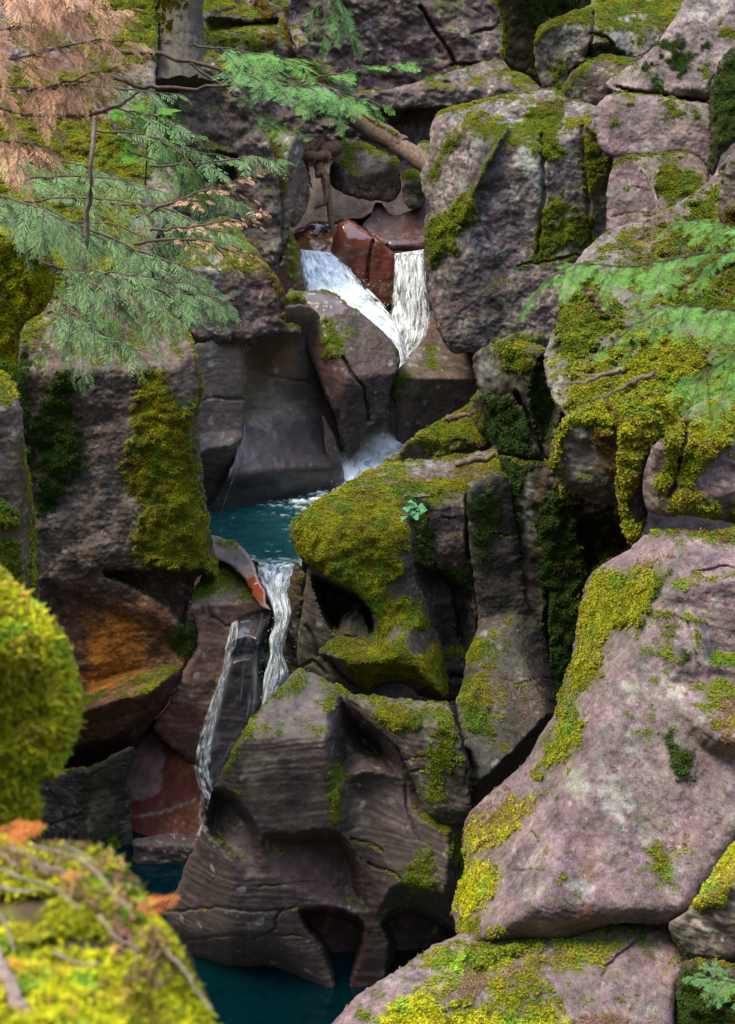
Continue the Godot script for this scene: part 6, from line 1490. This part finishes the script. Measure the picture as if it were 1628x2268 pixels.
func greenery():
	M.bark = StandardMaterial3D.new()
	M.bark.vertex_color_use_as_albedo = true
	M.bark.roughness = 0.9
	M.bark.albedo_texture = M.rock.albedo_texture
	M.bark.uv1_triplanar = true
	M.bark.uv1_world_triplanar = true
	M.bark.uv1_scale = Vector3(3, 3, 3)
	var fm := StandardMaterial3D.new()
	fm.vertex_color_use_as_albedo = true
	fm.roughness = 0.75
	fm.metallic_specular = 0.22
	fm.backlight = Color(0.35, 0.4, 0.2)
	fm.cull_mode = BaseMaterial3D.CULL_DISABLED
	var dead := StandardMaterial3D.new()
	dead.vertex_color_use_as_albedo = true
	dead.roughness = 0.8
	dead.backlight = Color(0.6, 0.5, 0.42)
	dead.cull_mode = BaseMaterial3D.CULL_DISABLED
	var ced := []
	var brown := []
	var hem := []
	var hem2 := []
	var dark := []
	for k in 4:
		ced.append(cedar_frond(k + 1, Color(0.17, 0.28, 0.14), Color(0.085, 0.165, 0.07)))
		dark.append(cedar_frond(k + 21, Color(0.07, 0.17, 0.04), Color(0.03, 0.08, 0.02)))
		brown.append(cedar_frond(k + 11, Color(0.64, 0.38, 0.26), Color(0.42, 0.24, 0.16), 8))
		hem.append(hemlock_spray(k + 1, Color(0.17, 0.38, 0.14), Color(0.08, 0.22, 0.08)))
		hem2.append(hemlock_spray(k + 31, Color(0.18, 0.44, 0.10), Color(0.09, 0.26, 0.07)))
	for q in ced + hem + hem2 + dark:
		q.surface_set_material(0, fm)
	for q in brown: q.surface_set_material(0, dead)

	# trunk, log and driftwood
	S("Z")
	var tr := base("tree_trunk")
	tag(tr, "grey flaring conifer trunk between the mossy bank and the golden moss crag", "tree trunk")
	var st := begin()
	tube(st, path([[392, -140, 16.9], [394, -40, 16.9], [396, 60, 16.85], [398, 130, 16.8], [400, 200, 16.7]], 26, 0.02), [0.24, 0.24, 0.24, 0.24, 0.24, 0.24, 0.245, 0.245, 0.245, 0.25, 0.25, 0.25, 0.25, 0.255, 0.255, 0.26, 0.26, 0.265, 0.27, 0.28, 0.29, 0.30, 0.31, 0.33, 0.35, 0.37], 44, 0.30, Color(0.16, 0.14, 0.115), Color(0.13, 0.115, 0.095))
	part(st, "trunk", M.bark, tr)
	var buf := PackedFloat32Array()
	for k in 5200:
		var y := rng.randf_range(-40, 120)
		var a := rng.randf_range(2.6, 5.2)
		if nB.get_noise_2d(a * 2.0, y * 0.03) < -0.05 + 0.003 * y: continue
		var n := Vector3(cos(a), 0, -sin(a))
		put(buf, at(396, y, 16.85) + n * 0.262, (n + Vector3(0, -0.3, 0)).normalized(), rng.randf_range(0.02, 0.04))
		var c: Color = MOSS[3][1].lerp(MOSS[0][0], rng.randf() * 0.8)
		buf.append_array(PackedFloat32Array([c.r, c.g, c.b, 1.0]))
	multi(tr, "moss", M.tuft, buf)
	S("A")
	var lg := base("fallen_log")
	tag(lg, "fallen log with peeling bark lying across the head of the creek", "log")
	st = begin()
	tube(st, path([[480, -240, 18.7], [700, -90, 18.55], [900, 55, 18.4], [1180, 215, 18.25]], 40, 0.01), taper(0.15, 0.115, 40), 22, 0.30, Color(0.22, 0.155, 0.115), Color(0.18, 0.125, 0.09))
	part(st, "bark", M.bark, lg)
	st = begin()
	tube(st, path([[1120, 200, 18.28], [1240, 270, 18.2], [1400, 385, 18.1]], 24, 0.005), taper(0.105, 0.115, 24), 18, 0.12, Color(0.30, 0.21, 0.15), Color(0.27, 0.185, 0.13))
	part(st, "bare_wood", M.bark, lg)
	buf = PackedFloat32Array()
	for k in 260:
		var f := rng.randf()
		var q := hermite([[700, -90, 18.5], [900, 20, 18.35], [1160, 160, 18.2]], f)
		put(buf, sat(q[0], q[1] - 10, q[2]) + Vector3(rng.randfn(0, 0.02), 0.02, 0.05), Vector3(rng.randfn(0, 0.3), 1, rng.randfn(0, 0.3)).normalized(), rng.randf_range(0.015, 0.03))
		var c: Color = MOSS[0][1].lerp(MOSS[0][0], rng.randf())
		buf.append_array(PackedFloat32Array([c.r, c.g, c.b, 1.0]))
	multi(lg, "moss", M.tuft, buf)
	var dw := base("driftwood_stump")
	tag(dw, "splintered driftwood stump with roots hanging over the creek", "stump")
	for q in [[[[700, 235, 18.5], [600, 240, 18.4], [440, 240, 18.35]], 0.10, 0.08, 0.5], [[[500, 290, 18.3], [560, 200, 18.25], [622, 112, 18.2]], 0.055, 0.012, 0.4], [[[440, 290, 18.35], [520, 300, 18.25], [600, 290, 18.3], [640, 330, 18.35]], 0.06, 0.05, 0.5],
		[[[600, 290, 18.4], [560, 370, 18.35], [600, 450, 18.35], [620, 560, 18.4], [640, 700, 18.45], [660, 860, 18.5]], 0.07, 0.03, 0.5], [[[540, 440, 18.3], [590, 430, 18.3], [615, 500, 18.3], [610, 640, 18.35], [530, 690, 18.4]], 0.04, 0.02, 0.5], [[[450, 310, 18.4], [470, 420, 18.5], [500, 540, 18.5]], 0.03, 0.012, 0.4], [[[640, 300, 18.45], [610, 240, 18.4], [440, 270, 18.4]], 0.05, 0.06, 0.6]]:
		st = begin()
		tube(st, path(q[0], 22, 0.02), taper(q[1], q[2], 22), 12, q[3], Color(0.28, 0.16, 0.105), Color(0.23, 0.13, 0.085))
		part(st, "root", M.bark, dw)
	# boughs
	S("Z")
	var g := "green cedar boughs hanging from the bank"
	var gl := "drooping grey green cedar bough over the shadowed cliff"
	for q in [[[[-90, 470, 9.6], [90, 490, 9.5], [230, 530, 9.4], [330, 580, 9.3]], 30], [[[-90, 470, 9.9], [120, 440, 9.8], [300, 450, 9.7], [430, 500, 9.6]], 34], [[[110, 590, 9.3], [190, 600, 9.2], [300, 610, 9.1], [470, 640, 9.0]], 34], [[[60, 560, 9.5], [220, 640, 9.3], [340, 690, 9.2], [420, 670, 9.1]], 26],
		[[[-60, 410, 10.4], [140, 390, 10.3], [280, 400, 10.2], [370, 430, 10.1]], 28], [[[120, 640, 9.2], [160, 690, 9.1], [230, 740, 9.0], [350, 790, 8.9]], 18], [[[100, 690, 9.2], [150, 690, 9.1], [210, 720, 9.0]], 8], [[[180, 500, 9.4], [320, 560, 9.3], [430, 600, 9.2], [500, 690, 9.1]], 30], [[[240, 600, 9.2], [340, 640, 9.1], [430, 650, 9.0], [480, 660, 9.0]], 18], [[[-90, 350, 10.8], [60, 350, 10.7], [200, 370, 10.6], [320, 420, 10.5]], 28], [[[-60, 500, 10.0], [100, 490, 9.9], [260, 500, 9.8], [400, 560, 9.7]], 30], [[[-90, 430, 9.4], [20, 440, 9.3], [120, 480, 9.2], [200, 560, 9.1]], 24], [[[240, 450, 9.9], [360, 460, 9.8], [450, 500, 9.7], [540, 530, 9.6]], 26], [[[120, 600, 9.4], [170, 620, 9.3], [230, 650, 9.2], [300, 720, 9.1]], 24], [[[280, 330, 10.6], [390, 370, 10.5], [480, 420, 10.4], [550, 470, 10.3]], 24]]:
		bough("cedar_bough", gl, "bough", g, q[0], q[1], 0.135, ced, "frond", 0.010, {"sides": 12, "side": 0.42, "spread": 0.7, "droop": 0.30, "gap": 0.27, "bark": Color(0.20, 0.15, 0.12), "bark2": Color(0.13, 0.095, 0.075)})
	for q in [[[[200, 290, 10.6], [330, 300, 10.5], [460, 340, 10.4], [560, 360, 10.3]], 26], [[[190, 190, 10.8], [300, 200, 10.7], [400, 210, 10.6]], 16], [[[250, 240, 10.6], [360, 260, 10.5], [440, 300, 10.4]], 18], [[[330, 370, 10.2], [450, 360, 10.1], [540, 350, 10.1], [615, 352, 10.0]], 22]]:
		bough("cedar_bough", "slender grey green cedar bough reaching out below the hemlock", "bough", "cedar boughs below the hemlock", q[0], q[1], 0.15, ced, "frond", 0.009, {"sides": 5, "side": 0.35, "spread": 0.55, "droop": 0.28})
	bough("cedar_bough", "deep green cedar bough hanging straight down among the maple leaves", "bough", "", [[330, 300, 10.3], [390, 330, 10.2], [420, 360, 10.1], [440, 420, 10.0]], 22, 0.15, dark, "frond", 0.01, {"sides": 6, "side": 0.3, "droop": 0.8})
	g = "dead brown cedar boughs"
	var names := ["second from the top", "third from the top", "fourth from the top", "fifth from the top", "topmost", "sixth from the top", "lowest and smallest"]
	var nth := -1
	for q in [[[[-90, 30, 7.2], [40, 0, 7.1], [160, -30, 7.0], [280, -40, 6.9]], 26], [[[-90, 90, 7.3], [60, 50, 7.2], [200, 20, 7.1], [290, 20, 7.0]], 28], [[[-90, 150, 7.4], [60, 125, 7.3], [200, 90, 7.2], [310, 95, 7.1]], 28], [[[-90, 180, 7.5], [80, 195, 7.4], [180, 170, 7.3], [290, 140, 7.2]], 24],
		[[[-90, -30, 7.0], [60, -30, 6.9], [200, -30, 6.9]], 24], [[[-60, 200, 7.5], [60, 200, 7.4], [150, 190, 7.3], [230, 170, 7.2]], 18], [[[-90, 300, 7.4], [30, 310, 7.3], [90, 325, 7.3]], 8]]:
		nth += 1
		bough("dead_bough", "rust brown dead cedar bough, %s of the dead ones" % names[nth], "bough", g, q[0], q[1], 0.105, brown, "frond", 0.009, {"sides": 15, "side": 0.30, "spread": 0.5, "droop": 0.36, "gap": 0.27, "bark": Color(0.24, 0.19, 0.17), "bark2": Color(0.10, 0.075, 0.06)})
	for q in [[[[330, 470, 9.0], [430, 430, 8.9], [500, 410, 8.9], [570, 385, 8.9]], 18], [[[330, 510, 9.0], [440, 500, 8.9], [540, 480, 8.9], [580, 470, 8.9]], 16], [[[300, 540, 9.0], [430, 530, 8.9], [500, 550, 8.9], [590, 570, 8.9]], 14]]:
		bough("bare_bough", "half bare twiggy bough with withered tips, %s of the three by the purple pillar" % ("uppermost" if q[1] == 18 else "middle one" if q[1] == 16 else "lowest"), "bough", "withered boughs by the purple pillar", q[0], q[1], 0.07, brown, "frond", 0.009, {"sides": 9, "side": 0.45, "spread": 0.7, "droop": 0.15, "gap": 0.9, "bark": Color(0.17, 0.11, 0.085), "bark2": Color(0.07, 0.05, 0.04)})
	# hemlock
	bough("hemlock_bough", "long soft green hemlock bough stretching over the gorge", "bough", "", [[200, 108, 11.0], [340, 120, 10.9], [500, 150, 10.7], [700, 190, 10.5], [860, 240, 10.3]], 10, 0.15, hem, "spray", 0.022, {"start": 0.5, "sides": 20, "side": 0.75, "droop": 0.12, "gap": 0.22, "spread": 0.8})
	bough("hemlock_bough", "dense green hemlock spray hanging in front of the golden moss crag", "bough", "", [[420, 100, 10.9], [520, 110, 10.8], [620, 130, 10.7], [700, 150, 10.6]], 12, 0.13, hem2, "spray", 0.009, {"start": 0.2, "sides": 12, "side": 0.5, "droop": 0.14, "gap": 0.25})
	bough("hemlock_bough", "drooping green hemlock spray above the jammed boulder", "bough", "", [[600, 170, 10.6], [680, 195, 10.5], [760, 215, 10.4], [850, 236, 10.3]], 18, 0.13, hem2, "spray", 0.008, {"start": 0.1, "sides": 9, "side": 0.36, "droop": 0.2, "gap": 0.25})
	bough("hemlock_bough", "fresh green hemlock tip pointing at the back cliff", "bough", "", [[640, 190, 10.6], [740, 165, 10.5], [850, 145, 10.4], [960, 130, 10.3]], 26, 0.13, hem2, "spray", 0.008, {"start": 0.2, "sides": 6, "side": 0.28, "droop": 0.12, "gap": 0.24})
	bough("hemlock_bough", "lichen crusted hemlock limb below the long green bough", "bough", "", [[240, 165, 10.9], [320, 190, 10.9], [420, 195, 10.8], [560, 190, 10.6], [660, 195, 10.5]], 8, 0.12, hem, "spray", 0.02, {"start": 0.75, "sides": 9, "side": 0.5, "droop": 0.25, "gap": 0.5})
	bough("hemlock_bough", "thin sagging hemlock twig over the driftwood", "bough", "", [[420, 140, 10.8], [520, 210, 10.7], [590, 260, 10.6], [680, 300, 10.5]], 14, 0.12, hem, "spray", 0.012, {"start": 0.55, "sides": 5, "side": 0.4, "droop": 0.2, "gap": 0.4})
	bough("hemlock_bough", "hemlock bough hanging in front of the back cliff", "bough", "", [[690, -120, 12.0], [720, -40, 12.0], [745, 20, 12.0], [745, 90, 12.0]], 20, 0.15, hem, "spray", 0.01, {"sides": 8, "side": 0.45, "droop": 0.5, "gap": 0.28})
	g = "near hemlock sprays over the mossy slope"
	for q in [[[[1750, 560, 4.9], [1560, 560, 4.8], [1400, 590, 4.7], [1260, 590, 4.6], [1150, 700, 4.6]], 34, 10], [[[1760, 700, 4.8], [1620, 690, 4.7], [1480, 680, 4.6], [1330, 780, 4.6]], 26, 9], [[[1750, 520, 5.0], [1620, 500, 4.9], [1500, 480, 4.8]], 16, 6], [[[1750, 760, 4.7], [1640, 780, 4.6], [1560, 830, 4.6], [1520, 870, 4.6]], 14, 6]]:
		bough("near_hemlock_bough", {34: "longest blurred hemlock bough, its tip hanging before the lichen cliff", 26: "blurred hemlock bough just under the longest one", 16: "short topmost blurred hemlock bough above the mossy slope", 14: "short lowest blurred hemlock bough over the banded boulder"}[q[1]], "bough", g, q[0], q[1], 0.066, hem2, "spray", 0.005, {"sides": int(q[2] * 2.4), "side": 0.22, "droop": 0.26, "gap": 0.34, "start": 0.05})
	bough("hemlock_tip", "small hemlock tip entering beside the low mossy rock", "bough", "", [[1720, 2190, 5.6], [1650, 2180, 5.5], [1600, 2170, 5.5], [1565, 2165, 5.5]], 12, 0.075, hem, "spray", 0.005, {"sides": 4, "side": 0.12, "droop": 0.2})
	# saplings and small plants
	stick("young_trunk", "thin bare grey sapling trunk rising through the cedar fronds", "sapling", [[186, 700, 9.35], [190, 560, 9.3], [195, 460, 9.2], [202, 360, 9.05], [212, 230, 9.1]], 0.019, 0.014, Color(0.30, 0.26, 0.23))
	stick("bent_branch", "long bare branch sagging under the dead brown boughs", "branch", [[-60, 225, 7.3], [60, 250, 7.3], [170, 258, 7.3], [260, 235, 7.3], [310, 205, 7.3]], 0.013, 0.006, Color(0.22, 0.17, 0.14))
	var lf := leaf_mesh(5, Color(0.065, 0.17, 0.02), Color(0.04, 0.115, 0.015))
	lf.surface_set_material(0, fm)
	var lv := []
	for k in 26: lv.append([rng.randf_range(265, 385), rng.randf_range(230, 360), rng.randf_range(10.55, 10.9)])
	leafy("maple_sapling", "young maple with broad bright green leaves behind the fronds", "sapling", [[[320, 430, 11.0], [325, 350, 10.9], [330, 250, 10.8]]], lv, 0.11, lf, Color(0.14, 0.10, 0.06))
	var small := leaf_mesh(3, Color(0.10, 0.30, 0.14), Color(0.07, 0.22, 0.10))
	small.surface_set_material(0, fm)
	S("D")
	leafy("leafy_plant", "small round leaved plant rooted on the mossy overhang", "plant", [[[1010, 380, 12.15], [1000, 320, 12.1], [1010, 280, 12.05]], [[1030, 380, 12.15], [1060, 340, 12.1], [1090, 300, 12.05]]], [[985, 268, 12.0], [965, 310, 12.0], [1010, 300, 12.0], [1015, 335, 12.0], [1080, 300, 12.0], [1085, 318, 12.0], [1020, 352, 12.0], [1045, 345, 12.0], [950, 370, 12.0], [1030, 290, 12.0]], 0.06, small, Color(0.08, 0.12, 0.04))
	stick("weathered_stick", "smooth grey stick lying on the needle strewn ledge", "stick", [[1290 , 20, 12.75], [1350, 8, 12.75], [1450, -8, 12.8], [1570, -30, 12.85]], 0.035, 0.022, Color(0.36, 0.28, 0.23))
	S("B")
	stick("bark_stick", "broken brown stick on the mossy hump", "stick", [[1240, 990, 13.55], [1300, 975, 13.55], [1390, 960, 13.55]], 0.03, 0.02, Color(0.24, 0.15, 0.09))
	S("Q2")
	stick("bleached_twig", "bleached forked twig lying over the lilac slab", "twig", [[1200, 745, 13.2], [1245, 790, 13.2], [1270, 860, 13.2], [1290, 930, 13.2], [1300, 1060, 13.2]], 0.022, 0.010, Color(0.42, 0.39, 0.36), "", [[[1270, 860, 13.2], [1285, 900, 13.15], [1270, 940, 13.15]]])
	S("H")
	stick("broken_branch", "broken branch with a red snapped end on the mossy slope", "branch", [[640, 720, 10.6], [700, 790, 10.6], [750, 850, 10.6]], 0.028, 0.018, Color(0.26, 0.16, 0.11), "", [[[720, 690, 10.6], [770, 790, 10.6], [810, 920, 10.6]]])
	stick("grey_branch", "bleached bare branch hanging under the near hemlock", "branch", [[880, 1240, 4.6], [720, 1280, 4.6], [600, 1320, 4.6], [500, 1330, 4.6]], 0.008, 0.003, Color(0.38, 0.32, 0.27), "bare twigs under the near hemlock", [[[760, 1270, 4.6], [640, 1270, 4.6], [540, 1250, 4.6]]])
	stick("grey_branch", "bleached bare branch hanging under the near hemlock", "branch", [[1100, 1260, 4.6], [960, 1310, 4.6], [820, 1380, 4.6], [680, 1440, 4.6]], 0.008, 0.003, Color(0.30, 0.24, 0.20), "bare twigs under the near hemlock")
	# twigs on the moss bank at the viewpoint
	S("G")
	stick("thick_twig", "thick grey twig arching out of the moss bank", "twig", [[-60, 1330, 2.20], [20, 1440, 2.17], [90, 1580, 2.14], [150, 1720, 2.12], [230, 1900, 2.10]], 0.011, 0.009, Color(0.46, 0.36, 0.33))
	g = "thin twigs lying on the moss bank"
	for q in [[[200, 560], [480, 620], [680, 740], [820, 930], [900, 990]], [[450, 550], [580, 620], [680, 680]], [[0, 720], [180, 800], [380, 860], [560, 1000]], [[-40, 990], [40, 1120], [100, 1300]], [[1170, 1290], [1290, 1420], [1400, 1600], [1490, 1720]], [[-40, 560], [40, 640], [110, 700]], [[300, 700], [450, 740], [580, 790]], [[60, 560], [220, 640], [330, 760]], [[700, 1050], [820, 1200], [1000, 1300]], [[380, 1300], [520, 1380], [700, 1400]], [[-40, 830], [130, 880], [260, 870]]]:
		var pts := []
		for w in q: pts.append([w[0], w[1], 2.26 + 0.00012 * (1200 - w[1]) ])
		stick("thin_twig", "thin pale twig lying on the yellow moss bank", "twig", pts, 0.0026, 0.0016, Color(0.42, 0.34, 0.31), g)
	var orange := cedar_frond(77, Color(0.62, 0.20, 0.04), Color(0.40, 0.11, 0.02), 9)
	orange.surface_set_material(0, dead)
	for q in [[960, 990, 2.25, 0.065, -0.2], [-10, 430, 2.38, 0.07, 0.1], [430, 770, 2.3, 0.03, 0.0], [10, 510, 2.33, 0.06, -0.4], [0, 1360, 2.2, 0.04, 0.5]]:
		var mi := MeshInstance3D.new()
		mi.mesh = orange
		mi.name = numbered("fallen_frond")
		var x := Vector3(cos(q[4]), 0.05, sin(q[4])).normalized()
		var up := Vector3(0, 0.7, 0.7).slide(x).normalized()
		mi.transform = Transform3D(Basis(x, up, x.cross(up)).scaled(Vector3.ONE * q[3]), sat(q[0], q[1], q[2]))
		add_child(mi)
		tag(mi, "fallen orange cedar frond lying on the moss bank", "frond", "orange fronds on the moss bank")
